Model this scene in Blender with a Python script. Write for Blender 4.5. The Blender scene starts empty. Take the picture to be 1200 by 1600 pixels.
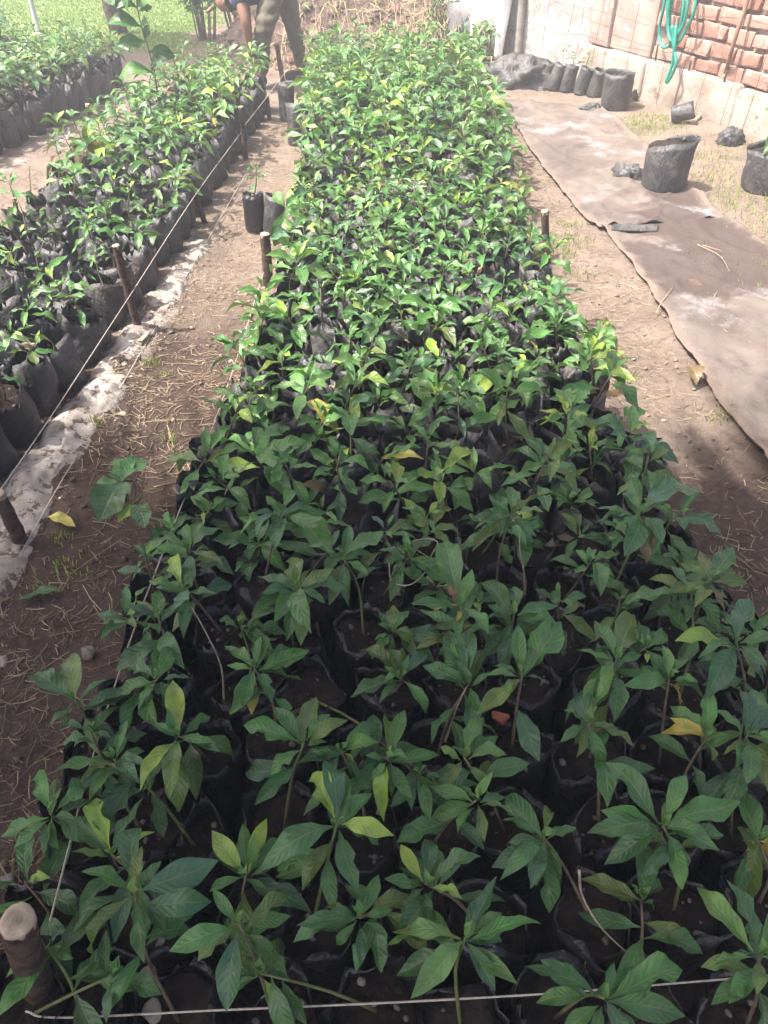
import bpy, bmesh, math, random
import numpy as np
from mathutils import Vector, Matrix, noise

R = random.Random(11)
U = R.uniform
scene = bpy.context.scene
COL = scene.collection

# ------------------------------------------------------------------ camera, light, exposure
CAM_H, FOC, PITCH = 1.35, 1202.0, math.radians(41.0)      # pixels of the 1200x1600 photograph
YAW = math.atan2(15.0, FOC / math.cos(PITCH))
cam = bpy.data.cameras.new('camera')
cam.sensor_fit = 'VERTICAL'; cam.sensor_height = 24.0; cam.lens = 24.0 * FOC / 1600.0
cam.clip_start = 0.02; cam.clip_end = 400
camo = bpy.data.objects.new('camera', cam); COL.objects.link(camo)
camo.location = (0, 0, CAM_H); camo.rotation_euler = (math.pi / 2 - PITCH, 0, -YAW)
scene.camera = camo
SUN_EL, SUN_AZ = math.radians(61), math.radians(9)         # the sun stands to the left and a little behind the camera
to_sun = Vector((-math.cos(SUN_EL) * math.cos(SUN_AZ), -math.cos(SUN_EL) * math.sin(SUN_AZ), math.sin(SUN_EL)))
world = bpy.data.worlds.new('World'); scene.world = world; world.use_nodes = True
wn = world.node_tree
sky = wn.nodes.new('ShaderNodeTexSky'); sky.sky_type = 'NISHITA'; sky.sun_disc = False
sky.sun_elevation = SUN_EL; sky.sun_rotation = math.radians(-99); sky.dust_density = 6.0; sky.ozone_density = 0.2; sky.air_density = 0.55
wn.links.new(sky.outputs[0], wn.nodes['Background'].inputs[0])
wn.nodes['Background'].inputs[1].default_value = 0.15
sun = bpy.data.lights.new('sun', 'SUN'); sun.energy = 3.7; sun.angle = math.radians(0.9); sun.color = (1.0, 0.955, 0.89)
suno = bpy.data.objects.new('sun', sun); COL.objects.link(suno)
suno.rotation_euler = (-to_sun).to_track_quat('-Z', 'Y').to_euler(); suno.location = to_sun * 20
scene.view_settings.view_transform = 'Standard'; scene.view_settings.look = 'None'
scene.view_settings.gamma = 1.0; scene.view_settings.exposure = 1.74
scene.view_settings.use_curve_mapping = False
scene.render.engine = 'CYCLES'
GLARE = 0.018
scene.cycles.max_bounces = 8; scene.cycles.transparent_max_bounces = 8

# ------------------------------------------------------------------ where a thing of the photograph stands
def ray(x, y):
    a = (x - 600) / FOC; b = (800 - y) / FOC
    dy = math.cos(PITCH) + b * math.sin(PITCH); dz = -math.sin(PITCH) + b * math.cos(PITCH)
    c, s = math.cos(YAW), math.sin(YAW)
    return Vector((a * c + dy * s, -a * s + dy * c, dz))
def at(x, y, z=0.0):
    d = ray(x, y); return Vector((0, 0, CAM_H)) + d * ((z - CAM_H) / d.z)
def at_y(x, y, Y):
    d = ray(x, y); return Vector((0, 0, CAM_H)) + d * (Y / d.y)

# ------------------------------------------------------------------ helpers
def link(o, parent=None):
    COL.objects.link(o)
    if parent is not None: o.parent = parent
    return o
def tag(o, label=None, cat=None, group=None, kind=None):
    if label: o['label'] = label
    if cat: o['category'] = cat
    if group: o['group'] = group
    if kind: o['kind'] = kind
    return o
def empty(name, loc, label, cat, group=None):
    o = bpy.data.objects.new(name, None); o.empty_display_size = 0.05; o.location = loc
    link(o); tag(o, label, cat, group); return o
def mesh(name, verts, faces, mats, smooth=True, uv=None, col=None, mi=None):
    me = bpy.data.meshes.new(name)
    me.from_pydata([tuple(v) for v in verts], [], [tuple(f) for f in faces])
    for m in (mats if isinstance(mats, (list, tuple)) else [mats]): me.materials.append(m)
    if mi is not None: me.polygons.foreach_set('material_index', mi)
    if smooth: me.polygons.foreach_set('use_smooth', [True] * len(me.polygons))
    li = None
    if uv is not None or col is not None:
        li = np.zeros(len(me.loops), dtype=np.int32); me.loops.foreach_get('vertex_index', li)
    if uv is not None:
        l = me.uv_layers.new(name='UVMap'); l.data.foreach_set('uv', np.asarray(uv, dtype=np.float32)[li].ravel())
    if col is not None:
        c = np.ones((len(verts), 4), dtype=np.float32); c[:, :3] = np.asarray(col)
        a = me.color_attributes.new('tint', 'FLOAT_COLOR', 'POINT'); a.data.foreach_set('color', c.ravel())
    me.update(); return me
def obj(name, me, parent=None, loc=(0, 0, 0), rot=None):
    o = bpy.data.objects.new(name, me); o.location = loc
    if rot: o.rotation_euler = rot
    return link(o, parent)
class Buf:
    """collects loose pieces that end up in one mesh"""
    def __init__(s): s.v = []; s.f = []; s.c = []; s.uv = []; s.m = []
    def add(s, v, f, c=(1, 1, 1), uv=None, m=0):
        n = len(s.v); s.v.extend(v); s.f.extend([tuple(i + n for i in q) for q in f]); s.c.extend([c] * len(v))
        s.uv.extend(uv if uv is not None else [(0, 0)] * len(v)); s.m.extend([m] * len(f))
    def mesh(s, name, mats, smooth=True): return mesh(name, s.v, s.f, mats, smooth, s.uv, s.c, s.m)
def tube(pts, rad, seg=6, cap=True, wob=0.0):
    pts = [Vector(p) for p in pts]; n = len(pts)
    if not isinstance(rad, (list, tuple)): rad = [rad] * n
    V = []; F = []; ref = None
    for i, p in enumerate(pts):
        t = (pts[min(i + 1, n - 1)] - pts[max(i - 1, 0)])
        t = t.normalized() if t.length > 1e-9 else Vector((0, 0, 1))
        if ref is None: ref = t.orthogonal().normalized()
        ref = ref - t * ref.dot(t); ref = ref.normalized() if ref.length > 1e-6 else t.orthogonal().normalized()
        b = t.cross(ref)
        for k in range(seg):
            a = 2 * math.pi * k / seg; r = rad[i] * (1 + (wob * noise.noise(p * 40 + Vector((k, i, 0))) if wob else 0))
            V.append(p + (ref * math.cos(a) + b * math.sin(a)) * r)
    for i in range(n - 1):
        for k in range(seg):
            k2 = (k + 1) % seg; F.append((i * seg + k, i * seg + k2, (i + 1) * seg + k2, (i + 1) * seg + k))
    if cap: F.append(tuple(range(seg))[::-1]); F.append(tuple((n - 1) * seg + k for k in range(seg)))
    return V, F
def curve_pts(ctrl, n):
    """Catmull-Rom through the control points"""
    P = [Vector(c) for c in ctrl]; P = [P[0] * 2 - P[1]] + P + [P[-1] * 2 - P[-2]]; out = []
    m = len(P) - 3
    for i in range(n):
        u = i / (n - 1) * m; k = min(int(u), m - 1); t = u - k
        a, b, c, d = P[k:k + 4]
        out.append(0.5 * (2 * b + (c - a) * t + (2 * a - 5 * b + 4 * c - d) * t * t + (3 * b - a - 3 * c + d) * t ** 3))
    return out
def grid(nu, nv, fn):
    V = [fn(i / (nu - 1), j / (nv - 1)) for j in range(nv) for i in range(nu)]
    F = [(j * nu + i, j * nu + i + 1, (j + 1) * nu + i + 1, (j + 1) * nu + i) for j in range(nv - 1) for i in range(nu - 1)]
    return V, F
def box(c, sx, sy, sz, jit=0.0, rr=R):
    V = [Vector((c[0] + dx * sx / 2 + rr.uniform(-jit, jit), c[1] + dy * sy / 2 + rr.uniform(-jit, jit), c[2] + dz * sz / 2 + rr.uniform(-jit, jit)))
         for dx in (-1, 1) for dy in (-1, 1) for dz in (-1, 1)]
    F = [(0, 1, 3, 2), (4, 6, 7, 5), (0, 4, 5, 1), (2, 3, 7, 6), (0, 2, 6, 4), (1, 5, 7, 3)]
    return V, F
def bevelled(V, F, w, name, mats, seg=2):
    bm = bmesh.new(); vs = [bm.verts.new(v) for v in V]
    for f in F: bm.faces.new([vs[i] for i in f])
    bmesh.ops.recalc_face_normals(bm, faces=bm.faces)
    bmesh.ops.bevel(bm, geom=list(bm.edges), offset=w, segments=seg, affect='EDGES', profile=0.6)
    me = bpy.data.meshes.new(name); bm.to_mesh(me); bm.free()
    for m in (mats if isinstance(mats, (list, tuple)) else [mats]): me.materials.append(m)
    me.polygons.foreach_set('use_smooth', [True] * len(me.polygons)); return me
def lump(r, seed, sub=2, flat=(1, 1, 1), amp=0.35, freq=1.6):
    bm = bmesh.new(); bmesh.ops.create_icosphere(bm, subdivisions=sub, radius=1.0)
    o = Vector((seed * 3.7, seed * 1.3, seed * 7.1)); V = []
    for v in bm.verts:
        k = 1 + amp * noise.noise(v.co * freq + o) + amp * 0.4 * noise.noise(v.co * freq * 3 + o)
        V.append(Vector((v.co.x * flat[0], v.co.y * flat[1], v.co.z * flat[2])) * k * r)
    F = [tuple(v.index for v in f.verts) for f in bm.faces]; bm.free(); return V, F

# ------------------------------------------------------------------ materials
class NT:
    def __init__(s, name):
        s.m = bpy.data.materials.new(name); s.m.use_nodes = True; s.t = s.m.node_tree
        s.p = s.t.nodes['Principled BSDF']; s.out = s.t.nodes['Material Output']
    def n(s, t, **k):
        x = s.t.nodes.new(t)
        for a, b in k.items(): setattr(x, a, b)
        return x
    def put(s, sock, v):
        if isinstance(v, bpy.types.NodeSocket): s.t.links.new(v, sock)
        elif isinstance(v, (tuple, list)) and len(v) == 3 and len(sock.default_value) == 4: sock.default_value = (*v, 1)
        else: sock.default_value = v
    def math(s, op, a, b=0.0, c=None, clamp=False):
        x = s.n('ShaderNodeMath', operation=op, use_clamp=clamp); s.put(x.inputs[0], a); s.put(x.inputs[1], b)
        if c is not None: s.put(x.inputs[2], c)
        return x.outputs[0]
    def mix(s, f, a, b, blend='MIX'):
        x = s.n('ShaderNodeMix', data_type='RGBA', blend_type=blend); s.put(x.inputs[0], f); s.put(x.inputs[6], a); s.put(x.inputs[7], b)
        return x.outputs[2]
    def noise(s, vec, scale, detail=4.0, rough=0.6):
        x = s.n('ShaderNodeTexNoise'); s.put(x.inputs['Vector'], vec); x.inputs['Scale'].default_value = scale
        x.inputs['Detail'].default_value = detail; x.inputs['Roughness'].default_value = rough; return x.outputs['Fac']
    def ramp(s, f, lo, hi):
        x = s.n('ShaderNodeMapRange', interpolation_type='SMOOTHSTEP'); s.put(x.inputs[0], f)
        x.inputs[1].default_value = lo; x.inputs[2].default_value = hi; return x.outputs[0]
    def bump(s, h, strength=0.5, dist=0.01):
        x = s.n('ShaderNodeBump'); x.inputs['Strength'].default_value = strength; x.inputs['Distance'].default_value = dist
        s.put(x.inputs['Height'], h); s.put(s.p.inputs['Normal'], x.outputs[0]); return x.outputs[0]
    def objco(s): return s.n('ShaderNodeTexCoord').outputs['Object']
    def pos(s): return s.n('ShaderNodeNewGeometry').outputs['Position']
    def rnd(s): return s.n('ShaderNodeObjectInfo').outputs['Random']
    def base(s, c): s.put(s.p.inputs['Base Color'], c)
    def rough(s, r): s.put(s.p.inputs['Roughness'], r)

def mat_rough(name, c1, c2, scale=20, rough=0.9, bump=0.4, dist=0.01, spot=None, spotscale=40, spotlo=0.62, world_co=False, spec=0.3):
    m = NT(name); co = m.pos() if world_co else m.objco()
    f = m.ramp(m.noise(co, scale, 6, 0.65), 0.3, 0.7); c = m.mix(f, c1, c2)
    if spot: c = m.mix(m.ramp(m.noise(co, spotscale, 4, 0.7), spotlo, spotlo + 0.08), c, spot)
    m.base(c); m.rough(rough); m.p.inputs['Specular IOR Level'].default_value = spec
    m.bump(m.noise(co, scale * 2.2, 8, 0.7), bump, dist); return m.m

def mat_leaf(name, attr):
    m = NT(name)
    if attr:
        a = m.n('ShaderNodeAttribute', attribute_name='tint').outputs['Color']; rnd = m.n('ShaderNodeNewGeometry').outputs['Random Per Island']
    else:
        oi = m.n('ShaderNodeObjectInfo'); a = oi.outputs['Color']; rnd = oi.outputs['Random']
    uv = m.n('ShaderNodeUVMap').outputs[0]; sp = m.n('ShaderNodeSeparateXYZ'); m.put(sp.inputs[0], uv)
    u = sp.outputs[0]; v = m.math('ABSOLUTE', m.math('MULTIPLY_ADD', sp.outputs[1], 2.0, -1.0))
    s = m.math('MULTIPLY_ADD', u, 9.0, m.math('MULTIPLY', v, -1.7))
    wave = m.math('SINE', m.math('MULTIPLY', s, 6.2832)); vein = m.ramp(wave, 0.55, 1.0)
    rib = m.ramp(v, 0.10, 0.02)
    ve = m.math('MAXIMUM', rib, m.math('MULTIPLY', vein, 0.35))
    co = m.pos()
    blot = m.noise(co, 26, 3, 0.6)
    c = m.mix(m.ramp(blot, 0.25, 0.75), m.mix(1.0, a, (0.72, 0.74, 0.70), 'MULTIPLY'), m.mix(1.0, a, (1.25, 1.2, 1.15), 'MULTIPLY'))
    red = m.n('ShaderNodeSeparateColor'); m.put(red.inputs[0], a); isy = m.ramp(red.outputs[0], 0.13, 0.38)
    gn = m.math('MULTIPLY', isy, m.ramp(m.math('MULTIPLY_ADD', m.noise(m.pos(), 34, 4, 0.6), 0.9, m.math('MULTIPLY', v, -0.25)), 0.28, 0.62))
    c = m.mix(m.math('MULTIPLY', gn, 0.5), c, (0.09, 0.16, 0.035))
    c = m.mix(m.math('MULTIPLY', ve, 0.42), c, m.mix(0.55, a, (0.30, 0.38, 0.13)))
    shift = m.n('ShaderNodeVectorMath', operation='ADD'); m.put(shift.inputs[0], uv)
    cmb = m.n('ShaderNodeCombineXYZ'); m.put(cmb.inputs[0], m.math('MULTIPLY', rnd, 31.7)); m.put(cmb.inputs[1], m.math('MULTIPLY', rnd, 17.3)); m.put(shift.inputs[1], cmb.outputs[0])
    sp2 = m.noise(shift.outputs[0], 5.5, 3, 0.6)
    c = m.mix(m.math('MULTIPLY', m.ramp(sp2, 0.60, 0.70), 0.35), c, (0.20, 0.19, 0.05)); c = m.mix(m.ramp(sp2, 0.69, 0.725), c, (0.15, 0.09, 0.035))
    dust = m.ramp(m.noise(shift.outputs[0], 2.2, 5, 0.7), 0.5, 0.8)
    c = m.mix(m.math('MULTIPLY', dust, 0.16), c, (0.30, 0.26, 0.20))
    back = m.n('ShaderNodeNewGeometry').outputs['Backfacing']
    c = m.mix(m.math('MULTIPLY', back, 0.45), c, m.mix(0.5, a, (0.20, 0.30, 0.14)))
    m.base(c)
    m.rough(m.math('MULTIPLY_ADD', m.noise(co, 60, 3), 0.26, m.math('MULTIPLY_ADD', back, 0.2, 0.18)))
    m.p.inputs['Specular IOR Level'].default_value = 0.45
    h = m.math('ADD', m.math('MULTIPLY', wave, 0.35), m.math('ADD', m.math('MULTIPLY', rib, -1.0), m.math('MULTIPLY', m.noise(uv, 22, 3), 0.8)))
    nrm = m.bump(h, 0.45, 0.0016)
    tr = m.n('ShaderNodeBsdfTranslucent'); m.put(tr.inputs[0], m.mix(1.0, c, (1.25, 1.35, 0.8), 'MULTIPLY')); m.put(tr.inputs['Normal'], nrm)
    ms = m.n('ShaderNodeMixShader'); ms.inputs[0].default_value = 0.20
    m.t.links.new(m.p.outputs[0], ms.inputs[1]); m.t.links.new(tr.outputs[0], ms.inputs[2]); m.t.links.new(ms.outputs[0], m.out.inputs[0])
    return m.m
M_LEAF = mat_leaf('leaf', False); M_LEAFS = mat_leaf('leaf_mass', True)

def mat_plastic(name, base=(0.022, 0.022, 0.024), dustc=(0.17, 0.145, 0.125), dust=0.45, rough=0.42):
    m = NT(name); co = m.pos()
    d = m.ramp(m.noise(co, 14, 6, 0.7), 0.42, 0.85); d2 = m.ramp(m.noise(co, 90, 4, 0.7), 0.5, 0.8)
    f = m.math('MULTIPLY', m.math('MAXIMUM', d, m.math('MULTIPLY', d2, 0.5)), dust)
    m.base(m.mix(f, base, dustc)); m.rough(m.math('MULTIPLY_ADD', f, 0.6, rough))
    m.p.inputs['Specular IOR Level'].default_value = 0.55
    w = m.n('ShaderNodeMapping'); w.inputs['Scale'].default_value = (1.3, 1.3, 0.8); m.put(w.inputs[0], co)
    rg = m.math('ABSOLUTE', m.math('ADD', m.noise(w.outputs[0], 22, 3, 0.5), -0.5)); rg2 = m.math('ABSOLUTE', m.math('ADD', m.noise(co, 60, 2, 0.5), -0.5))
    m.bump(m.math('ADD', m.math('MULTIPLY', rg, -1.6), m.math('MULTIPLY', rg2, -0.6)), 0.75, 0.012); return m.m
M_BAG = mat_plastic('black_poly', base=(0.013, 0.013, 0.014), dust=0.16, rough=0.36); M_BAGD = mat_plastic('dusty_lit_poly', dust=0.8, rough=0.5, base=(0.035, 0.035, 0.037))  # near bags darkened for shade, the others greyed by dust and painted sunlight
M_SOIL = mat_rough('potting_soil', (0.011, 0.008, 0.006), (0.045, 0.030, 0.023), 45, 1.0, 0.9, 0.012, spot=(0.22, 0.19, 0.16), spotscale=120, spotlo=0.70, world_co=True)
M_STEM = mat_rough('stem_bark', (0.07, 0.05, 0.032), (0.17, 0.13, 0.085), 60, 0.8, 0.3, 0.002)
M_STEMG = mat_rough('stem_green', (0.07, 0.10, 0.03), (0.14, 0.13, 0.05), 60, 0.6, 0.2, 0.002)
M_BARK = mat_rough('stake_bark', (0.035, 0.022, 0.017), (0.13, 0.085, 0.065), 38, 0.95, 1.0, 0.012)
M_CUT = mat_rough('cut_wood', (0.42, 0.31, 0.20), (0.60, 0.48, 0.34), 50, 0.85, 0.4, 0.002, spot=(0.16, 0.10, 0.06), spotscale=28, spotlo=0.58)
M_STRING = mat_rough('sisal', (0.30, 0.26, 0.21), (0.48, 0.43, 0.36), 300, 0.9, 0.6, 0.001)
M_STONE = mat_rough('stone', (0.09, 0.078, 0.068), (0.22, 0.195, 0.17), 25, 0.9, 0.5, 0.005)
M_TWIG = mat_rough('dry_twig', (0.20, 0.15, 0.10), (0.38, 0.30, 0.22), 60, 0.9, 0.3, 0.002)

def mat_attr(name, rough=0.85, transl=0.0):
    m = NT(name); a = m.n('ShaderNodeAttribute', attribute_name='tint').outputs['Color']
    c = m.mix(m.ramp(m.noise(m.pos(), 40, 3), 0.3, 0.7), m.mix(1.0, a, (0.8, 0.8, 0.8), 'MULTIPLY'), m.mix(1.0, a, (1.15, 1.15, 1.12), 'MULTIPLY'))
    m.base(c); m.rough(rough); m.p.inputs['Specular IOR Level'].default_value = 0.3
    if transl:
        tr = m.n('ShaderNodeBsdfTranslucent'); m.put(tr.inputs[0], m.mix(1.0, c, (1.4, 1.5, 0.7), 'MULTIPLY'))
        ms = m.n('ShaderNodeMixShader'); ms.inputs[0].default_value = transl
        m.t.links.new(m.p.outputs[0], ms.inputs[1]); m.t.links.new(tr.outputs[0], ms.inputs[2]); m.t.links.new(ms.outputs[0], m.out.inputs[0])
    return m.m
M_STRAW = mat_attr('straw'); M_BLADE = mat_attr('grass_blade', 0.6, 0.3); M_CLOD = mat_attr('clod', 1.0)

# ------------------------------------------------------------------ ground
def sstep(a, b, x):
    t = min(1, max(0, (x - a) / (b - a))); return t * t * (3 - 2 * t)
def lbed_r(y): return float(np.interp(y, [1.0, 1.9, 2.4, 3.0, 4.0, 5.0, 6.0], [-1.06, -1.00, -0.93, -0.87, -0.80, -0.74, -0.68]))
def lbed_l(y): return float(np.interp(y, [1.0, 2.2, 3.2, 4.0, 5.0, 6.2], [-1.86, -1.78, -1.60, -1.47, -1.32, -1.22]))
def cbed_l(y): return float(np.interp(y, [0.2, 0.9, 1.5, 2.1, 3.0, 4.0, 5.0, 6.0], [-0.56, -0.52, -0.48, -0.40, -0.33, -0.37, -0.42, -0.44]))
def cbed_r(y): return float(np.interp(y, [0.2, 0.8, 1.3, 1.8, 2.4, 3.0, 4.0, 5.0, 6.0], [0.86, 0.76, 0.70, 0.66, 0.62, 0.61, 0.65, 0.66, 0.66]))
def fbed_r(y): return float(np.interp(y, [4.0, 4.8, 5.4, 6.0, 7.1], [-2.28, -2.12, -1.98, -1.86, -1.86]))
def lime_mask(x, y):
    """pale crumbly lime and plaster dust along the edge of the left bed"""
    d = x - (lbed_r(y) + 0.02); m = math.exp(-((d - 0.03) / 0.10) ** 2) if y < 3.6 else 0
    if y < 3.6: m *= sstep(3.6, 2.6, y)
    return m
def gz(x, y):
    p = Vector((x, y, 0))
    h = 0.010 * noise.noise(p * 1.7) + 0.006 * noise.noise(p * 6.1 + Vector((3, 1, 0))) + 0.005 * noise.noise(p * 19 + Vector((9, 4, 0)))
    if y < 4.2 and -1.4 < x < -0.5:
        h += lime_mask(x, y) * (0.018 + 0.016 * noise.noise(p * 11 + Vector((2, 8, 0))))
    if x > 1.3: h += 0.03 * sstep(1.3, 2.1, x)
    return h
xs = np.concatenate([np.linspace(-60, -6, 10)[:-1], np.linspace(-6, -2.4, 60)[:-1], np.linspace(-2.4, 2.4, 190)[:-1], np.linspace(2.4, 5, 30)[:-1], np.linspace(5, 60, 10)])
ys = np.concatenate([np.linspace(-40, -0.6, 10)[:-1], np.linspace(-0.6, 4.5, 205)[:-1], np.linspace(4.5, 13, 140)[:-1], np.linspace(13, 90, 12)])
gv = [(x, y, gz(x, y)) for y in ys for x in xs]; nx = len(xs)
gf = [(j * nx + i, j * nx + i + 1, (j + 1) * nx + i + 1, (j + 1) * nx + i) for j in range(len(ys) - 1) for i in range(nx - 1)]
gcol = []
for (x, y, z) in gv:
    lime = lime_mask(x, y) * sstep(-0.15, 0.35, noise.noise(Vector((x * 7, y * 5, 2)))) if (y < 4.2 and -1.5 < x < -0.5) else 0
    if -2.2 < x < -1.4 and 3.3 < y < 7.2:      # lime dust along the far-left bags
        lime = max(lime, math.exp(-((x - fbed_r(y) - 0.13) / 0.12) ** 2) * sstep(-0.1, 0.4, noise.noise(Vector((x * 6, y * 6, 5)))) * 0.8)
    dusty = max(sstep(1.9, 3.2, y) * 0.75, 0.0)  # dusty tone grows towards the sunlit end; near soil keeps its painted shade
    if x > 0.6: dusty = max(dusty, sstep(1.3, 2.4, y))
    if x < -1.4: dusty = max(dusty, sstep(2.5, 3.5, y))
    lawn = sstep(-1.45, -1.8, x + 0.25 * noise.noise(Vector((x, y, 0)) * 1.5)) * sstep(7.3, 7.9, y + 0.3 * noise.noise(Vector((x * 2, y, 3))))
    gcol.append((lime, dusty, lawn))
m = NT('soil_ground'); co = m.pos()
at_ = m.n('ShaderNodeAttribute', attribute_name='tint'); sp = m.n('ShaderNodeSeparateColor'); m.put(sp.inputs[0], at_.outputs['Color'])
n1 = m.ramp(m.noise(co, 5, 8, 0.65), 0.3, 0.7); n2 = m.ramp(m.noise(co, 40, 6, 0.7), 0.35, 0.7)
shaded_soil = m.mix(n1, (0.042, 0.026, 0.020), (0.080, 0.052, 0.040)); shaded_soil = m.mix(m.math('MULTIPLY', n2, 0.5), shaded_soil, (0.13, 0.09, 0.07))  # near soil colour darkened to deepen the shade there
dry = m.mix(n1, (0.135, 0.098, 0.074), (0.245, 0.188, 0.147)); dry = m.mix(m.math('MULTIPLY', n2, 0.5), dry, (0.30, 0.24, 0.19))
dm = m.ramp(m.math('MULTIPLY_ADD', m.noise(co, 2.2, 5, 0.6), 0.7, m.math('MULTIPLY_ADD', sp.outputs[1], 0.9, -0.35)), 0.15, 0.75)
c = m.mix(dm, shaded_soil, dry)
lm = m.ramp(m.math('MULTIPLY_ADD', m.noise(co, 30, 6, 0.7), 0.5, m.math('MULTIPLY_ADD', sp.outputs[0], 1.0, -0.25)), 0.28, 0.62)
lm = m.math('MULTIPLY', lm, m.ramp(m.noise(co, 17, 8, 0.75), 0.36, 0.56)); c = m.mix(lm, c, m.mix(n2, (0.26, 0.215, 0.18), (0.50, 0.45, 0.40)))
c = m.mix(m.math('MULTIPLY', sp.outputs[2], 0.85), c, m.mix(n1, (0.09, 0.16, 0.03), (0.19, 0.28, 0.07)))
c = m.mix(m.ramp(m.noise(co, 160, 3, 0.7), 0.68, 0.74), c, (0.38, 0.33, 0.28))
m.base(c); m.rough(0.95); m.p.inputs['Specular IOR Level'].default_value = 0.25
m.bump(m.math('ADD', m.noise(co, 28, 8, 0.75), m.math('MULTIPLY', m.noise(co, 150, 4, 0.7), 0.4)), 0.9, 0.022)
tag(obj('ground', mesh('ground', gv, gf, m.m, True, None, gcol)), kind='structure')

# soil bank behind the beds
def bank_z(x, y):
    k = sstep(6.75, 8.1, y + 0.2 * noise.noise(Vector((x * 1.3, y, 1)))) * sstep(-1.45, -0.9, x) * sstep(1.5, 0.9, x)
    p = Vector((x, y, 0))
    return gz(x, y) - 0.02 + k * (0.62 + 0.16 * noise.noise(p * 1.9) + 0.11 * noise.noise(p * 5.5) + 0.06 * noise.noise(p * 14) + 0.03 * noise.noise(p * 30))
bv, bf = grid(120, 110, lambda u, v: Vector((-1.6 + 3.2 * u, 6.6 + 3.0 * v, bank_z(-1.6 + 3.2 * u, 6.6 + 3.0 * v))))
M_BANK = mat_rough('bank_earth', (0.07, 0.045, 0.035), (0.22, 0.155, 0.12), 9, 1.0, 1.0, 0.04, world_co=True)
tag(obj('soil_bank', mesh('soil_bank', bv, bf, M_BANK)), kind='structure')

# ------------------------------------------------------------------ unseen roof added to shade the foreground; its fringe dapples the shadow edge
sh = empty('shade_shelter', (0, -1.2, 0), 'added unseen roof that shades the near end of the beds', 'shelter')
M_SHADE_ROOF = mat_rough('shade_roof', (0.12, 0.09, 0.06), (0.26, 0.20, 0.13), 30, 1.0, 0.8, 0.03)
EDGE = 1.02
rv, rf = box((-1.5, (EDGE + 1.2 + 0.55) / 2, 2.62), 4.3, EDGE + 0.65, 0.14)
obj('roof', mesh('roof', rv, rf, M_SHADE_ROOF, False), sh)
fb = Buf()
for i in range(1100):
    x = U(-3.6, 0.62); L = U(0.05, 1.15) * U(0.3, 1.0); w = U(0.010, 0.030); y0 = EDGE + 1.2 - 0.05; z0 = 2.62 + U(-0.07, 0.07)
    dx = U(-0.12, 0.12); a = Vector((x, y0, z0)); b = Vector((x + dx, y0 + L, z0 - L * U(0.05, 0.4)))
    fb.add([a + Vector((-w, 0, 0)), a + Vector((w, 0, 0)), b + Vector((w * 0.4, 0, 0)), b - Vector((w * 0.4, 0, 0)), a + Vector((0, 0, 0.01))], [(0, 1, 2, 3), (0, 3, 4), (1, 4, 2), (4, 3, 2), (0, 4, 1)])
o = obj('shade_fringe', fb.mesh('shade_fringe', M_SHADE_ROOF, False), sh); o['kind'] = 'stuff'
for x in (-3.4, 0.5):
    v, f = tube([(x, 0.75, -0.05), (x, 0.75, 2.54)], 0.06, 10); obj('post', mesh('post', v, f, M_BARK), sh)

# ------------------------------------------------------------------ leaves
def leaf_template(seed, nu=11, nv=4):
    r = random.Random(seed)
    arch = r.uniform(0.0, 0.26); fold = r.uniform(0.06, 0.5); wav = r.uniform(0.02, 0.07); tw = r.uniform(-0.35, 0.35); ph = r.uniform(0, 6.28)
    peak = r.uniform(0.42, 0.56); side = r.uniform(-0.08, 0.08); curl = r.uniform(-0.05, 0.06); ac = r.uniform(0.8, 1.25)
    V = []; UV = []; F = []
    bite = (r.uniform(.35, .75), r.choice((-1, 1)), r.uniform(.35, .75)) if seed % 4 == 1 else None
    def width(t):
        if t < 0.09: return 0.022
        s = (t - 0.09) / 0.91; p = math.log(0.5) / math.log(peak)
        return 0.022 + 0.478 * max(0.0, math.sin(math.pi * s ** p)) ** (0.80 + 0.55 * max(0.0, s - 0.55) * ac * 1.6)
    for i in range(nu + 1):
        t = i / nu; t = t ** 0.92; wd = width(t) if i < nu else 0.0
        zc = arch * 4 * t * (1 - t) + curl * math.sin(2 * math.pi * t)
        for j in range(nv + 1):
            k = j / nv * 2 - 1; x = k * wd
            if bite and k * bite[1] > .4 and abs(t - bite[0]) < .09: x *= bite[2] if abs(k) > .9 else .5 + .5 * bite[2]
            z = zc + fold * abs(x) * (0.55 + 0.45 * abs(k)) * 0.5 + wav * math.sin(t * 15 + ph + k * 0.7) * abs(k) * (wd * 2)
            tz_ = z; x, z = x * math.cos(tw * t) , z + x * math.sin(tw * t) * 0.8
            V.append(Vector((x, t + 0.012 * math.sin(t * 21 + ph) * abs(k) * wd, z))); V[-1].x += side * math.sin(math.pi * t)
            UV.append((t, j / nv))
    for i in range(nu):
        for j in range(nv):
            a = i * (nv + 1) + j; b = a + nv + 1
            F.append((a, a + 1, b + 1, b))
    return V, F, UV
LEAF_ME = []
for s in range(18):
    V, F, UV = leaf_template(s)
    LEAF_ME.append(mesh('leaf', V, F, M_LEAF, True, UV))
LEAF_LO = [leaf_template(s, 4, 2) for s in range(9)]
LEAF_LO = [(np.array(V), F, UV) for V, F, UV in LEAF_LO]
CLR = dict(g=(0.060, 0.165, 0.038), d=(0.043, 0.125, 0.036), b=(0.046, 0.118, 0.055), l=(0.21, 0.32, 0.050), y=(0.40, 0.34, 0.060),
           o=(0.085, 0.140, 0.030), m=(0.095, 0.205, 0.055), r=(0.26, 0.09, 0.03), n=(0.17, 0.11, 0.055))
def tint(k, amt=0.2):
    c = CLR[k]; f = U(1 - amt, 1 + amt); return (c[0] * f * U(0.9, 1.12), c[1] * f, c[2] * f * U(0.88, 1.12))
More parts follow.
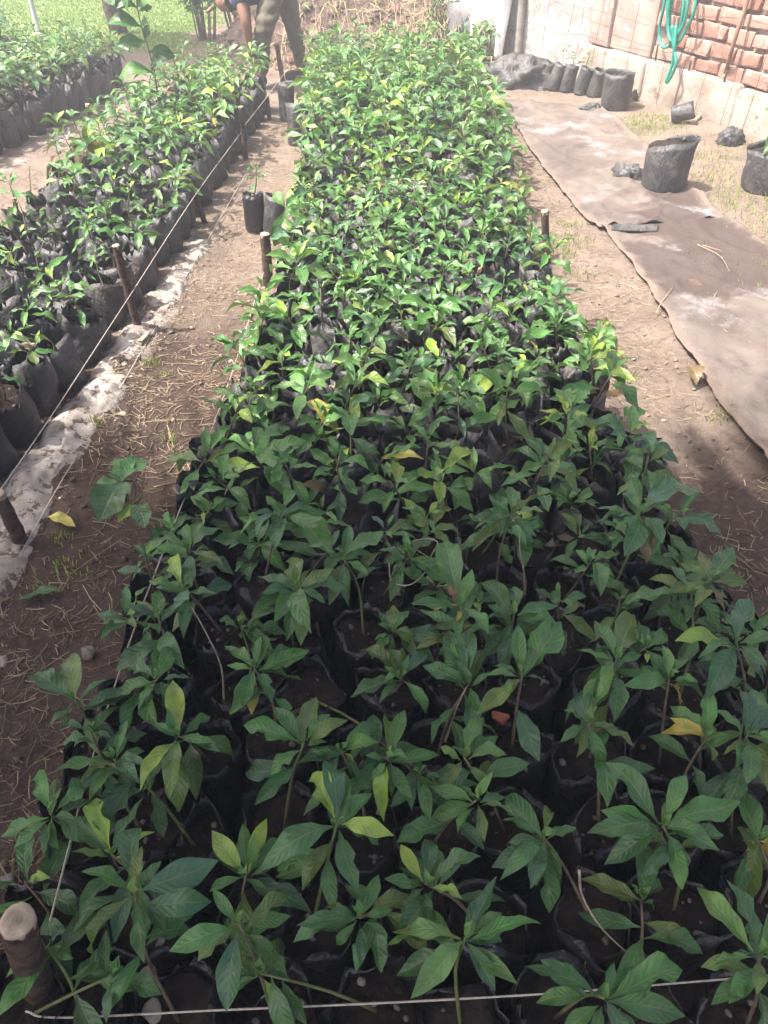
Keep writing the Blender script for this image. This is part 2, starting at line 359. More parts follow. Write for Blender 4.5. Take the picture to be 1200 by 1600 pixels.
def leaf_matrix(base, tip, roll, wid, up=None):
    d = tip - base; L = d.length; y = d / L; up = up or Vector((0, 0, 1))
    if abs(y.z) > 0.93: up = Vector((-y.x, -y.y - 0.3, 0.3)).normalized() if y.z > 0 else Vector((y.x, y.y - 0.3, 0.4)).normalized()
    z = (up - y * up.dot(y)).normalized(); x = y.cross(z)
    c, s = math.cos(roll), math.sin(roll); x, z = x * c + z * s, z * c - x * s
    w = L * wid
    return Matrix(((x.x * w, y.x * L, z.x * L, base.x), (x.y * w, y.y * L, z.y * L, base.y), (x.z * w, y.z * L, z.z * L, base.z), (0, 0, 0, 1)))
def put_leaf(parent, origin, base, tip, ck, roll=None, wid=None, name='leaf', amt=0.2, up=None):
    o = bpy.data.objects.new(name, R.choice(LEAF_ME)); COL.objects.link(o); o.parent = parent
    o.matrix_basis = leaf_matrix(base - origin, tip - origin, U(-0.35, 0.35) if roll is None else roll, U(0.27, 0.37) if wid is None else wid, up)
    o.color = (*tint(ck, amt), 1); return o

# ------------------------------------------------------------------ bags
def bag_geo(seed, r, h, collar, seg=20, rings=8, flat=0.0, wr=0.05, skew=0.0, rimk=1.0):
    q = random.Random(seed); o = Vector((seed * 5.3, seed * 2.9, seed)); V = []; F = []
    fa = q.uniform(0, 6.28)
    def rim(a): return h * (1 + rimk * 0.06 * math.sin(2 * a + fa) + rimk * 0.16 * noise.noise(Vector((math.cos(a), math.sin(a), 0)) * 1.8 + o)) + skew * r * math.cos(a - fa)
    def point(a, t, inner=0.0):
        z = rim(a) * t
        rad = r * (0.93 + 0.07 * min(1, t * 5)) * (1 + wr * noise.noise(Vector((math.cos(a) * 1.6, math.sin(a) * 1.6, t * 2.4)) + o) + wr * 0.55 * noise.noise(Vector((math.cos(a) * 3.2, math.sin(a) * 3.2, t * 6)) + o))
        over = max(0.0, (t - 0.8) / 0.2)
        rad *= 1 + over * 0.5 * rimk * noise.noise(Vector((math.cos(a) * 1.3, math.sin(a) * 1.3, 4)) + o)
        e = flat * max(0, (t - 0.45) / 0.55)
        x = math.cos(a) * rad * (1 + e * 0.35) - (0 if not inner else inner * math.cos(a)); y = math.sin(a) * rad * (1 - e * 0.75) - (0 if not inner else inner * math.sin(a))
        c, s = math.cos(fa), math.sin(fa); return Vector((x * c - y * s, x * s + y * c, z))
    ts = [0, 0.05, 0.2, 0.38, 0.56, 0.72, 0.87, 1.0] if rings >= 8 else [0, 0.3, 0.65, 1.0]
    for t in ts:
        for k in range(seg): V.append(point(2 * math.pi * k / seg, t))
    n = len(ts); soil_t = max(0.1, 1 - collar / h)
    for t in (1 - (1 - soil_t) * 0.5, soil_t - 0.03):
        for k in range(seg): V.append(point(2 * math.pi * k / seg, t, 0.0025))
    for i in range(n + 1):
        for k in range(seg):
            k2 = (k + 1) % seg; F.append((i * seg + k, i * seg + k2, (i + 1) * seg + k2, (i + 1) * seg + k))
    F.append(tuple(range(seg))[::-1])
    SV = [Vector((0, 0, rim(0) * soil_t + 0.004))]; SF = []
    for j, fr in enumerate((0.3, 0.58, 0.82, 0.985)):
        for k in range(seg):
            p = point(2 * math.pi * k / seg, soil_t, 0.003); SV.append(Vector((p.x * fr, p.y * fr, h * soil_t * (0.985 if j == 3 else 1) + 0.013 * noise.noise(Vector((p.x * fr, p.y * fr, 0)) * 55 + o) + 0.006 * noise.noise(Vector((p.x * fr, p.y * fr, 0)) * 160 + o))))
    for k in range(seg): SF.append((0, 1 + k, 1 + (k + 1) % seg)); SF += [(1 + j * seg + k, 1 + (j + 1) * seg + k, 1 + (j + 1) * seg + (k + 1) % seg, 1 + j * seg + (k + 1) % seg) for j in range(3)]
    return V, F, SV, SF
def soil_extras(SV, SF, seed, r, z):
    """small stones, bits of bark and roots lying on the soil"""
    q = random.Random(seed); V = list(SV); F = list(SF); mi = [0] * len(F)
    for i in range(16):
        a = q.uniform(0, 6.28); rr = r * 0.85 * math.sqrt(q.random()); s = 0.002 + 0.007 * q.random() ** 2
        lv, lf = lump(s, seed + i, 1, (1, q.uniform(0.6, 1), 0.6)); n = len(V)
        V += [v + Vector((rr * math.cos(a), rr * math.sin(a), z + s * 0.3)) for v in lv]; F += [tuple(k + n for k in f) for f in lf]; mi += [0 if q.random() < 0.55 else 1] * len(lf)
    return V, F, mi
BAG, BAG_L = [], []
for s in range(10):
    V, F, SV, SF = bag_geo(s, 0.061, 0.195, [0.03, 0.02, 0.05, 0.035][s % 4], wr=0.10, flat=[0.1, 0.3, 0.0, 0.5, 0.2][s % 5])
    z = SV[0].z; SV, SF, mi = soil_extras(SV, SF, s, 0.055, z)
    BAG.append((mesh('grow_bag', V, F, M_BAG), mesh('soil', SV, SF, [M_SOIL, M_STONE], True, mi=mi), z))
for s in range(8):
    V, F, SV, SF = bag_geo(40 + s, 0.066, 0.180, [0.04, 0.065, 0.03, 0.08][s % 4], wr=0.26, flat=[0.3, 0.75, 0.5, 0.9][s % 4], skew=0.15, rimk=1.0)
    z = SV[0].z; SV, SF, mi = soil_extras(SV, SF, 40 + s, 0.05, z)
    BAG_L.append((mesh('grow_bag', V, F, M_BAGD), mesh('soil', SV, SF, [M_SOIL, M_STONE], True, mi=mi), z))
BAG_M = []
for s in range(8):
    V, F, SV, SF = bag_geo(60 + s, 0.062, 0.205, [0.04, 0.06, 0.05, 0.07][s % 4], wr=0.16, flat=[0.2, 0.6, 0.4, 0.9][s % 4], skew=0.1)
    z = SV[0].z; SV, SF, mi = soil_extras(SV, SF, 60 + s, 0.05, z); BAG_M.append((mesh('grow_bag', V, F, M_BAGD), mesh('soil', SV, SF, [M_SOIL, M_STONE], True, mi=mi), z))
BAG_LO = []
for s in range(5):
    V, F, SV, SF = bag_geo(80 + s, 0.062, 0.20, 0.035, 12, 4, flat=0.4, wr=0.14); BAG_LO.append((np.array(V), F, np.array(SV), SF))

# ------------------------------------------------------------------ plants
ORD = ['zeroth', 'first', 'second', 'third', 'fourth', 'fifth', 'sixth', 'seventh', 'eighth', 'ninth', 'tenth', 'eleventh', 'twelfth', 'thirteenth', 'fourteenth', 'fifteenth',
       'sixteenth', 'seventeenth', 'eighteenth', 'nineteenth', 'twentieth', 'twenty-first', 'twenty-second', 'twenty-third', 'twenty-fourth', 'twenty-fifth', 'twenty-sixth',
       'twenty-seventh', 'twenty-eighth', 'twenty-ninth', 'thirtieth', 'thirty-first', 'thirty-second', 'thirty-third', 'thirty-fourth', 'thirty-fifth']
def stem_obj(parent, pts, r0, r1, mats=M_STEM, name='stem', seg=5):
    n = len(pts); v, f = tube(pts, [r0 + (r1 - r0) * i / (n - 1) for i in range(n)], seg); return obj(name, mesh(name, v, f, mats), parent)
def random_plant(h, n, lmin, lmax, spread=0.04, keys='gggddmmol', seed=None, droop=0.0):
    """stem points and leaves [(base, tip, colour)] with the foot of the stem at the origin"""
    lean = Vector((U(-spread, spread), U(-spread, spread), 0)); b = Vector((U(-0.02, 0.02), U(-0.02, 0.02), 0))
    pts = [Vector((0, 0, -0.01)), Vector((0, 0, h * 0.35)) + lean * 0.15 + b, Vector((0, 0, h * 0.7)) + lean * 0.6 + b * 0.6, Vector((0, 0, h)) + lean]
    pts = curve_pts(pts, 6); leaves = []; az = U(0, 6.28)
    for i in range(n):
        t = i / max(1, n - 1)                         # 0 = lowest leaf, 1 = youngest
        s = 0.45 + 0.55 * (1 - (1 - t) ** 1.7); u = s * 5; k = min(4, int(u)); p = pts[k].lerp(pts[k + 1], u - k)
        az += 2.4 + U(-0.4, 0.4)
        el = math.radians(-22 + 62 * t ** 1.6 + U(-16, 16)) - droop
        L = lmax * (1 - 0.5 * t ** 2) * U(0.75, 1.1); L = max(lmin, L)
        d = Vector((math.cos(az) * math.cos(el), math.sin(az) * math.cos(el), math.sin(el)))
        ck = R.choice(keys)
        if t > 0.8 and R.random() < 0.55: ck = R.choice('mlmgm')
        if t < 0.2 and R.random() < 0.08: ck = R.choice('yonnoo')
        leaves.append((p + d * 0.006, p + d * L, ck))
    return pts, leaves
def bag_parts(root, kind, rz, tilt=(0, 0), sc=1.0):
    me, so, z = kind
    b = bpy.data.objects.new('grow_bag', me); COL.objects.link(b); b.parent = root
    b.rotation_euler = (tilt[0], tilt[1], rz); b.scale = (sc, sc, 1)
    s = bpy.data.objects.new('soil', so); COL.objects.link(s); s.parent = b
    return Matrix.Translation((0, 0, 0)) @ b.rotation_euler.to_matrix().to_4x4() @ Vector((0, 0, z))

LOOK = [('leafy dark green', 'gdddgb'), ('glossy mid green', 'ggggm'), ('bright green', 'gmmml'), ('blue-green', 'dbbbg'), ('yellowing green', 'gmlgomg'), ('olive-tinged', 'ggood')]

# --- the plants one can tell apart in the foreground: crown pixel, crown height, leaf tips with colours
HERO = [
 (78, 1270, .36, 'pale green seedling leaning out over the left string onto the path', '0,1308,g 22,1325,g 64,1243,m 100,1228,m 136,1233,g 92,1327,g 118,1280,d 68,1337,d'),
 (174, 1334, .33, 'seedling with one upright lime leaf beside the big dark rosette', '120,1277,d 150,1247,l 110,1330,o 190,1341,y 243,1300,l 205,1350,d'),
 (211, 1394, .38, 'big dark rosette of broad leaves right of the front corner post', '126,1362,g 221,1293,b 222,1322,o 342,1344,b 111,1466,d 149,1494,o 225,1505,d 258,1455,d 252,1345,d'),
 (75, 1482, .30, 'tiny seedling with a yellow leaflet beside the front corner post', '100,1445,b 116,1498,g 75,1501,y 68,1497,l'),
 (177, 1524, .29, 'low seedling whose single long leaf hangs over the front string', '142,1522,d 187,1491,d 221,1505,d 166,1600,b 212,1523,d'),
 (385, 1366, .34, 'seedling with two lime shoots between the rosettes near the front', '331,1297,l 417,1278,l 379,1287,g 354,1342,d 327,1394,g 421,1393,d 398,1302,g 432,1345,g'),
 (527, 1286, .39, 'seedling with a very long dark leaf and two lime leaves', '403,1365,d 560,1394,d 488,1208,l 616,1306,l 592,1322,d 507,1188,b 540,1330,d'),
 (373, 1443, .36, 'star shaped seedling with a long blue-green leaf pointing at the front string', '264,1487,g 309,1503,o 331,1388,d 455,1431,g 354,1582,b 395,1462,g'),
 (408, 1521, .29, 'small seedling with a curved lime leaf touching the front string', '366,1479,o 431,1468,o 448,1501,o 444,1587,l 362,1546,g 425,1575,m'),
 (562, 1434, .34, 'compact whorl of grey-green leaves near the middle of the front string', '463,1446,d 506,1420,o 525,1476,d 563,1511,b 614,1421,g 606,1462,d 573,1402,d 592,1366,g 498,1437,d'),
 (665, 1381, .34, 'seedling with a rounded lime leaf standing behind the pale green one', '626,1319,l 671,1313,d 600,1373,d 752,1338,d 723,1406,l 668,1441,g 627,1440,d 622,1352,d 640,1410,d'),
 (728, 1464, .37, 'tall pale green seedling with yellowed leaf at its foot by the string', '600,1483,m 784,1426,m 846,1443,g 641,1561,m 809,1538,m 612,1456,o 785,1470,d 705,1500,d'),
 (849, 1308, .35, 'seedling with olive tip and one bright drooping leaf left of the tiny sprout', '784,1282,g 863,1270,o 901,1293,d 877,1360,m 829,1390,b 781,1376,d 794,1317,b 874,1385,o 858,1428,d'),
 (745, 1250, .35, 'seedling topped by a small heart shaped lime leaf', '715,1303,g 672,1279,g 755,1222,l 808,1278,o 757,1316,o 790,1245,d 716,1225,d 770,1205,m'),
 (1036, 1290, .37, 'wide spreading rosette with a brown spotted leaf on the right of the bed', '938,1266,g 1158,1252,g 946,1192,d 1073,1211,g 944,1351,d 1100,1300,g 1124,1330,d 1019,1366,o 1061,1383,d 916,1302,d 1038,1253,m 1053,1283,l 1105,1275,o'),
 (944, 1560, .37, 'big leaved seedling cut by the lower edge, just behind the front string', '818,1510,d 1067,1516,g 1072,1588,d 925,1640,d 960,1503,d 1002,1625,b 880,1620,g'),
 (1186, 1492, .36, 'seedling at the right edge with a tall arching leaf', '1135,1374,d 1150,1488,b 1088,1385,m 1182,1555,o 1116,1508,m 1240,1420,g 1250,1520,g'),
 (1002, 1404, .27, 'tiny pale sprout alone in an open bag', '986,1380,m 1034,1387,d 1021,1421,g 949,1395,o'),
 (1184, 1312, .31, 'sparse yellowing seedling at the right edge above the arching leaf', '1166,1293,m 1195,1350,y 1210,1288,m 1165,1330,y 1225,1325,y'),
 (247, 967, .37, 'seedling with one huge blue-green leaf hanging over the left string', '161,966,b 213,938,o 248,921,g 303,958,d 250,990,d 222,992,d 300,935,b 195,950,b'),
 (287, 922, .36, 'light green seedling behind the huge blue-green leaf', '232,908,m 262,876,l 302,912,m 243,918,d 296,892,d 340,928,d'),
 (118, 1095, .32, 'thin seedling outside the string beside the flat grey stone', '50,1056,d 107,1028,o 170,1062,d 131,1097,d 98,1140,d 78,1134,d'),
 (142, 1143, .30, 'narrow leaved seedling leaning across the left string', '96,1141,d 192,1103,g 115,1168,d 173,1152,d 160,1110,d'),
 (177, 1186, .34, 'fresh green seedling with overlapping leaves on the left string', '87,1201,g 199,1125,g 226,1173,g 139,1252,g 200,1237,d 230,1195,d 196,1150,g 218,1225,b'),
 (279, 1150, .37, 'seedling with two big lime-yellow leaves at the left of the bed', '270,1062,l 219,1237,l 242,1130,g 262,1105,d 330,1120,d 222,1240,d 265,1250,o 345,1175,d 280,1270,o'),
 (246, 1062, .34, 'upright seedling with folded leaves above the lime-yellow leaves', '263,1001,g 178,1083,g 279,1028,b 216,1113,d 262,1112,g 225,1095,g 300,1060,b'),
 (462, 919, .38, 'wide grey-green rosette with an olive bud in the shaded part', '408,928,b 459,881,o 521,888,o 546,922,g 392,962,d 448,1002,g 487,991,g 431,897,d 508,943,d 470,1010,o'),
 (376, 978, .27, 'tiny cross shaped seedling with four leaflets', '343,969,g 379,952,o 411,974,m 377,999,d'),
 (397, 1045, .36, 'full green rosette with a dark upright leaf and yellow leaf below', '351,1009,g 407,995,d 424,997,m 484,1016,g 354,1039,m 474,1063,d 365,1094,g 425,1098,d 393,1117,y 452,1038,o'),
 (475, 1161, .35, 'seedling with one pale leaf low on its left side', '427,1105,d 380,1133,d 423,1211,m 516,1116,g 512,1160,d 518,1190,d 545,1125,o 440,1160,d'),
 (533, 1172, .34, 'seedling with a small lime leaf standing among dark ones', '552,1192,l 487,1190,d 508,1225,b 560,1220,d 575,1146,d 500,1235,b 592,1160,g'),
 (296, 858, .36, 'seedling with long grey-green leaves below the path weed', '300,917,b 345,826,d 252,842,d 330,862,d 268,880,d 350,885,o 290,820,g'),
 (720, 944, .40, 'seedling with a tall broad leaf and yellow lower leaves', '697,843,g 738,889,m 641,943,g 763,992,g 676,961,y 713,971,y 699,913,n'),
 (803, 961, .37, 'dark seedling with spreading pointed leaves behind the torn leaves', '752,911,d 803,916,d 873,946,d 754,972,d 781,1012,d 838,1000,d 870,975,d 762,945,d'),
 (816, 1055, .38, 'seedling with a long arching leaf beside the brown brick fragment', '877,971,g 810,976,g 761,1056,m 850,1065,d 790,1085,o 835,990,d 770,1040,d'),
 (733, 1068, .35, 'many branched seedling of small leaves over the orange fragment', '700,984,d 735,982,d 688,1013,g 752,1122,g 740,1116,g 690,1044,d 755,1015,o 770,1050,d 715,1030,d 660,1040,d'),
 (725, 1183, .34, 'seedling with an upright dark leaf left of the lime heart leaf', '756,1120,g 688,1167,m 705,1165,d 778,1150,g 700,1225,o 792,1180,m 758,1226,m'),
 (627, 1057, .33, 'seedling with a spotted leaf and a small bluish leaf', '626,1012,g 669,1020,b 666,1116,g 600,1067,g 640,1020,d 592,1100,d 600,1040,m'),
 (607, 1185, .35, 'seedling carrying a long sickle shaped leaf in the middle front', '633,1109,g 637,1186,g 688,1180,g 612,1245,d 580,1220,m 570,1180,d 645,1250,d 605,1130,o 600,1285,l'),
 (613, 985, .32, 'feathery light seedling with narrow olive leaves', '615,945,o 585,1000,g 660,1010,o 590,975,g 640,955,d 580,1030,g 645,990,o 610,1020,m'),
 (922, 880, .32, 'pale star shaped seedling at the right of the shaded bed', '899,859,m 927,861,m 966,865,m 960,902,m 898,896,m'),
 (968, 941, .27, 'very small olive seedling below the pale star', '953,922,d 972,920,o 981,953,l 940,945,d 965,963,o'),
 (1080, 925, .37, 'seedling with a ribbed dark leaf laid sideways near the right edge', '976,945,d 1013,906,o 1042,884,b 1070,975,d 1108,900,d 1125,985,d'),
 (1111, 906, .39, 'brownish seedling with a dark upright leaf above the path edge', '1146,854,d 1061,881,o 1168,912,o 1133,956,n 1096,888,g 1150,895,o 1082,945,d'),
 (963, 1031, .36, 'seedling with one folded olive leaf upright between pale ones', '929,969,g 992,961,o 1003,1023,d 961,1087,o 915,1063,m 912,1118,m 900,1015,g 925,1110,d'),
 (1011, 1010, .35, 'light whorl with a round lime leaf in the right half', '986,983,m 1041,991,g 1011,1036,l 1024,986,d 1050,1020,d'),
 (1046, 1060, .34, 'seedling with one broad horizontal leaf left of the yellow leaves', '974,1071,g 1092,1066,g 1034,1008,m 1062,1102,y 1068,1028,m 1000,1040,d'),
 (1151, 1004, .40, 'seedling with long yellow-green leaves and a blue-green upright leaf', '1054,1002,l 1215,995,m 1171,934,b 1099,1094,b 1127,976,d 1200,1040,b 1180,1060,o 1090,1030,d'),
 (1106, 1150, .34, 'seedling with an orange-yellow leaf under a green one', '1046,1103,m 1047,1121,y 1027,1154,y 1108,1076,g 1145,1150,m 1112,1190,o'),
 (1168, 1148, .38, 'tall grey-green seedling at the right edge behind the yellow leaves', '1147,1075,b 1210,1110,b 1193,1083,d 1115,1108,d 1168,1225,d 1225,1160,g 1130,1180,o 1150,1200,d'),
 (1180, 1200, .35, 'broad leaved seedling on the right edge above the yellowing one', '1118,1174,o 1215,1245,d 1190,1294,b 1160,1270,d 1225,1190,g'),
 (918, 1128, .36, 'dull seedling with sagging leaves left of the yellow leaves', '992,1168,o 945,1204,d 880,1110,g 925,1085,m 875,1160,d 965,1140,d 900,1185,o'),
 (655, 1215, .32, 'dark low seedling behind the lime edged whorl', '650,1170,d 610,1262,d 690,1215,d 672,1285,d 705,1255,d 640,1240,g'),
 (895, 1250, .30, 'thin twig like seedling with small olive leaves', '885,1228,o 905,1275,l 872,1262,o 918,1240,o 915,1290,o'),
 (640, 870, .36, 'seedling under the curled pale root in the middle', '610,905,g 645,900,d 590,860,d 632,830,g 680,840,d 660,880,d 600,880,g'),
 (535, 870, .36, 'broad leaved seedling left of the curled pale root', '600,830,g 505,900,d 575,900,g 480,855,g 545,820,d 580,865,d'),
 (440, 800, .37, 'upright leafy seedling near the left edge where the sun fades', '395,805,d 455,765,g 510,800,g 430,860,d 480,835,g 415,775,g 520,870,g 400,840,b'),
 (1000, 800, .40, 'hanging dark seedling with drooping brown leaves on the right edge', '975,870,d 1010,880,n 1035,850,d 985,745,d 1040,790,o 960,830,d 1095,770,b 1050,750,g 1020,870,d'),
 (800, 800, .37, 'yellow-green seedling with drooping leaves at the shade line', '770,790,g 845,770,o 800,760,g 835,835,d 780,840,d 850,800,m 760,815,d'),
]
ROWP = 0.128
cells = []          # middle bed
r_i = 0; y = 0.33
while y < 5.95:
    L, Rr = cbed_l(y) + 0.062, cbed_r(y) - 0.062; n = max(2, int(round((Rr - L) / 0.126)) + 1)
    for i in range(n):
        x = L + (Rr - L) * i / (n - 1) + (0.3 * 0.126 * (1 if r_i % 2 else -1) if 0 < i < n - 1 else 0)
        cells.append(dict(x=x + U(-.010, .010), y=y + U(-.014, .014), row=r_i + 1, col=i + 1, hero=None, bed='middle'))
    r_i += 1; y += ROWP
for h in HERO:
    p = at(h[0], h[1], h[2]); best = None
    for c in cells:
        if c['hero'] is None:
            d = math.hypot(c['x'] - p.x, c['y'] - p.y)
            if best is None or d < best[0]: best = (d, c)
    best[1]['hero'] = h
y = 1.35; r_i = 0
while y < 5.72:
    L, Rr = lbed_l(y) + 0.06, lbed_r(y) - 0.075; n = max(2, int(round((Rr - L) / 0.135)) + 1)
    for i in range(n):
        cells.append(dict(x=Rr - (Rr - L) * i / (n - 1) + U(-.018, .018), y=y + U(-.02, .02), row=r_i + 1, col=i + 1, hero=None, bed='left'))
    r_i += 1; y += 0.14
y = 4.3
while y < 6.5:
    for i in range(7 if y < 5.7 else 5): cells.append(dict(x=fbed_r(y) - 0.07 - 0.135 * i + U(-.02, .02), y=y + U(-.02, .02), row=0, col=i + 1, hero=None, bed='far'))
    y += 0.14
for j in range(4):
    for i in range(6): cells.append(dict(x=-2.86 - 0.13 * i + U(-.02, .02), y=6.6 + 0.14 * j + U(-.02, .02), row=0, col=i + 1, hero=None, bed='farther'))
def in_view(c):
    d = Vector((c['x'], c['y'], 0.25)) - Vector((0, 0, CAM_H)); ca, sa = math.cos(YAW), math.sin(YAW)
    X = d.x * ca - d.y * sa; Y = d.x * sa + d.y * ca; zc = Y * math.cos(PITCH) - d.z * math.sin(PITCH); uu = Y * math.sin(PITCH) + d.z * math.cos(PITCH)
    c['depth'] = zc; px = 600 + FOC * X / zc; py = 800 - FOC * uu / zc
    return -90 < px < 1290 and -40 < py < 1720
cells = [c for c in cells if in_view(c)]
cells.sort(key=lambda c: c['depth'])
N_SINGLE = 292
mass = Buf()
GROUP = dict(middle='seedlings in black bags in the middle bed', left='seedlings in black bags in the left bed')
for ci, c in enumerate(cells):
    x, y = c['x'], c['y']; g = Vector((x, y, gz(x, y)))
    single = ci < N_SINGLE and c['bed'] in GROUP
    far = sstep(3.4, 4.6, y) if c['bed'] == 'middle' else 0.0
    if c['bed'] == 'middle':
        h = U(0.05, 0.16) + 0.13 * far; n = R.choice((8, 9, 10, 11, 12, 13)) + int(3 * far); lmax = U(0.085, 0.14) + .012 * far; kind = R.choice(BAG if y < 1.35 else BAG_M); tilt = (U(-.10, .10), U(-.10, .10)); lo = 0
    elif c['bed'] == 'left':
        h = U(0.04, 0.16) + 0.08 * sstep(2.8, 4.0, y); n = R.choice((6, 7, 8, 9, 10)) + int(4 * sstep(3.0, 4.0, y)); lmax = U(0.075, 0.135); kind = R.choice(BAG_L); tilt = (U(-.34, .22), U(-.46, .16))
    else:
        h = U(0.12, 0.26); n = R.choice((10, 11, 12, 14)); lmax = U(0.09, 0.14); tilt = (U(-.1, .1), U(-.05, .25))
    look, keys = R.choice(LOOK)
    if single:
        if c['hero']: label = c['hero'][3]
        elif c['bed'] == 'middle': label = f"{look} middle bed seedling, {ORD[c['row']]} row behind front string, {ORD[c['col']]} bag from left"
        else: label = f"{look} left bed seedling, {ORD[c['row']]} row from near end, {ORD[c['col']]} bag from path"
        root = empty('potted_seedling', g, label, 'seedling', GROUP[c['bed']])
        top = bag_parts(root, kind, U(0, 6.28), tilt, U(0.92, 1.06))
        foot = g + top
        if c['hero']:
            hx, hy, hz, _, tips = c['hero']; hz = 0.19 + (hz - 0.19) * 0.72; C = at(hx, hy, hz)
            mid = foot.lerp(C, 0.5); mid.z = foot.z + (C.z - foot.z) * 0.62; mid += Vector((U(-.012, .012), U(-.012, .012), 0))
            pts = curve_pts([foot - Vector((0, 0, .01)), mid, C], 7); stem_obj(root, [p - g for p in pts], 0.0029, 0.0017, R.choice((M_STEM, M_STEM, M_STEMG)), seg=6)
            for t in tips.split():
                tx, ty, ck = t.split(','); tx = float(tx); ty = float(ty)
                tz = hz + U(-.03, .03) - (0.02 if ty > hy + 15 else 0); tip = at(tx, ty, tz)
                if ck in 'oyn' and U(0, 1) < .4: tip = at(tx, ty, tz - 0.03)
                d = (tip - C).normalized(); b = C + d * 0.006 - Vector((0, 0, U(0, .012)))
                put_leaf(root, g, b, tip, ck, amt=0.16)
            if hz > 0.24:
                for k in range(R.choice((4, 5, 6))):
                    b = pts[3].lerp(pts[6], U(0, 1)); a = U(0, 6.28); e = U(-.5, .1); L = U(.06, .10); d = Vector((math.cos(a) * math.cos(e), math.sin(a) * math.cos(e), math.sin(e)))
                    put_leaf(root, g, b, b + d * L, R.choice('ddgbo'))
            for k in range(2):
                a = U(0, 6.28); put_leaf(root, g, C, C + Vector((math.cos(a) * .012, math.sin(a) * .012, U(.018, .03))), 'm', wid=.4)
        else:
            near = y < 1.3 and c['bed'] == 'middle'
            if near:
                h = U(0.04, 0.12); n = R.choice((8, 9, 10, 12)) if y > 0.62 else R.choice((3, 5, 6, 7)); lmax = U(0.075, 0.12); keys = 'gdddbgo'
            if c['bed'] == 'left' and y < 3.5 and R.random() < 0.42: n = R.choice((0, 2, 4)); lmax = .05
            pts, leaves = random_plant(h, n, 0.03, lmax, 0.05, keys)
            stem_obj(root, [p + top for p in pts], 0.003, 0.0016, R.choice((M_STEM, M_STEMG)))
            for b, t, ck in leaves: put_leaf(root, Vector((0, 0, 0)), b + top, t + top, ck)
    else:
        bv_, bf_, sv_, sf_ = R.choice(BAG_LO); a = U(0, 6.28); rot = np.array((Matrix.Rotation(tilt[0], 3, 'X') @ Matrix.Rotation(tilt[1], 3, 'Y') @ Matrix.Rotation(a, 3, 'Z')))
        mass.add([Vector(q) for q in (bv_ @ rot.T + np.array(g))], bf_, m=1); mass.add([Vector(q) for q in (sv_ @ rot.T + np.array(g))], sf_, m=2)
        pts, leaves = random_plant(h, n, 0.035, lmax, 0.05, keys); top = g + Vector((0, 0, 0.17))
        v, f = tube([p + top for p in pts[::2] + [pts[-1]]], 0.0022, 3, False); mass.add(v, f, (0.12, 0.1, 0.05), m=0)
        for b, t, ck in leaves:
            V, F, UV = R.choice(LEAF_LO); Mx = np.array(leaf_matrix(b + top, t + top, U(-.35, .35), U(.28, .38)))
            mass.add([Vector(q) for q in (V @ Mx[:3, :3].T + Mx[:3, 3])], F, tint(ck), UV, 0)
tag(obj('potted_seedlings', mass.mesh('potted_seedlings', [M_LEAFS, M_BAGD, M_SOIL])), 'dense seedlings in black bags crowding the far ends of the beds and the far left beds', 'seedlings', kind='stuff')
print('cells', len(cells), 'singles', N_SINGLE, 'tris in mass', len(mass.f))

# ------------------------------------------------------------------ boundary wall on the right
W0, W1, W2 = Vector((0.55, 7.80, 0)), Vector((1.60, 6.48, 0)), Vector((2.86, 3.86, 0))
wall = empty('boundary_wall', W1, 'old boundary wall of white plaster, pink pilaster and red brick above a concrete plinth', 'wall')
def along(A, B, s, off, z):
    d = (B - A).normalized(); n = Vector((d.y, -d.x, 0));                      # n points towards the beds
    return A + d * s + n * off + Vector((0, 0, z))
def seg_box(A, B, s0, s1, o0, o1, z0, z1):
    V = [along(A, B, s, o, z) - W1 for s in (s0, s1) for o in (o0, o1) for z in (z0, z1)]
    return V, [(0, 1, 3, 2), (4, 6, 7, 5), (0, 4, 5, 1), (2, 3, 7, 6), (0, 2, 6, 4), (1, 5, 7, 3)]
M_WHITE = NT('old_white_plaster'); mm = M_WHITE; co = mm.objco(); st = mm.n('ShaderNodeMapping'); st.inputs['Scale'].default_value = (5, 5, 1.2); mm.put(st.inputs[0], co)
c = mm.mix(mm.ramp(mm.noise(co, 7, 6, 0.7), 0.3, 0.75), (0.31, 0.295, 0.275), (0.50, 0.485, 0.46))
c = mm.mix(mm.math('MULTIPLY', mm.ramp(mm.noise(st.outputs[0], 3, 6, 0.7), 0.52, 0.72), 0.5), c, (0.30, 0.29, 0.27))
c = mm.mix(mm.ramp(mm.noise(co, 55, 4, 0.75), 0.66, 0.72), c, (0.12, 0.115, 0.11)); mm.base(c); mm.rough(0.95); mm.bump(mm.noise(co, 24, 8, 0.75), 0.8, 0.02)
M_PINK = mat_rough('pink_render', (0.32, 0.225, 0.19), (0.46, 0.355, 0.31), 5, 0.9, 0.4, 0.008, spot=(0.66, 0.60, 0.56), spotscale=14, spotlo=0.58)
M_CONC = mat_rough('pale_concrete', (0.21, 0.165, 0.13), (0.39, 0.33, 0.28), 4, 0.95, 0.8, 0.02, spot=(0.20, 0.15, 0.115), spotscale=7, spotlo=0.60)
M_MORT = mat_rough('mortar', (0.25, 0.195, 0.17), (0.42, 0.35, 0.31), 22, 1.0, 0.8, 0.012)
M_BRICK = NT('red_brick'); mm = M_BRICK; co = mm.pos(); rn = mm.rnd()
c = mm.mix(rn, (0.27, 0.13, 0.095), (0.40, 0.245, 0.19)); c = mm.mix(mm.math('MULTIPLY', mm.ramp(mm.noise(co, 16, 6, 0.7), 0.45, 0.7), 0.55), c, (0.56, 0.42, 0.36))
mm.base(c); mm.rough(0.95); mm.bump(mm.noise(co, 50, 6, 0.7), 0.7, 0.01)
LA = (W1 - W0).length; LB = (W2 - W1).length
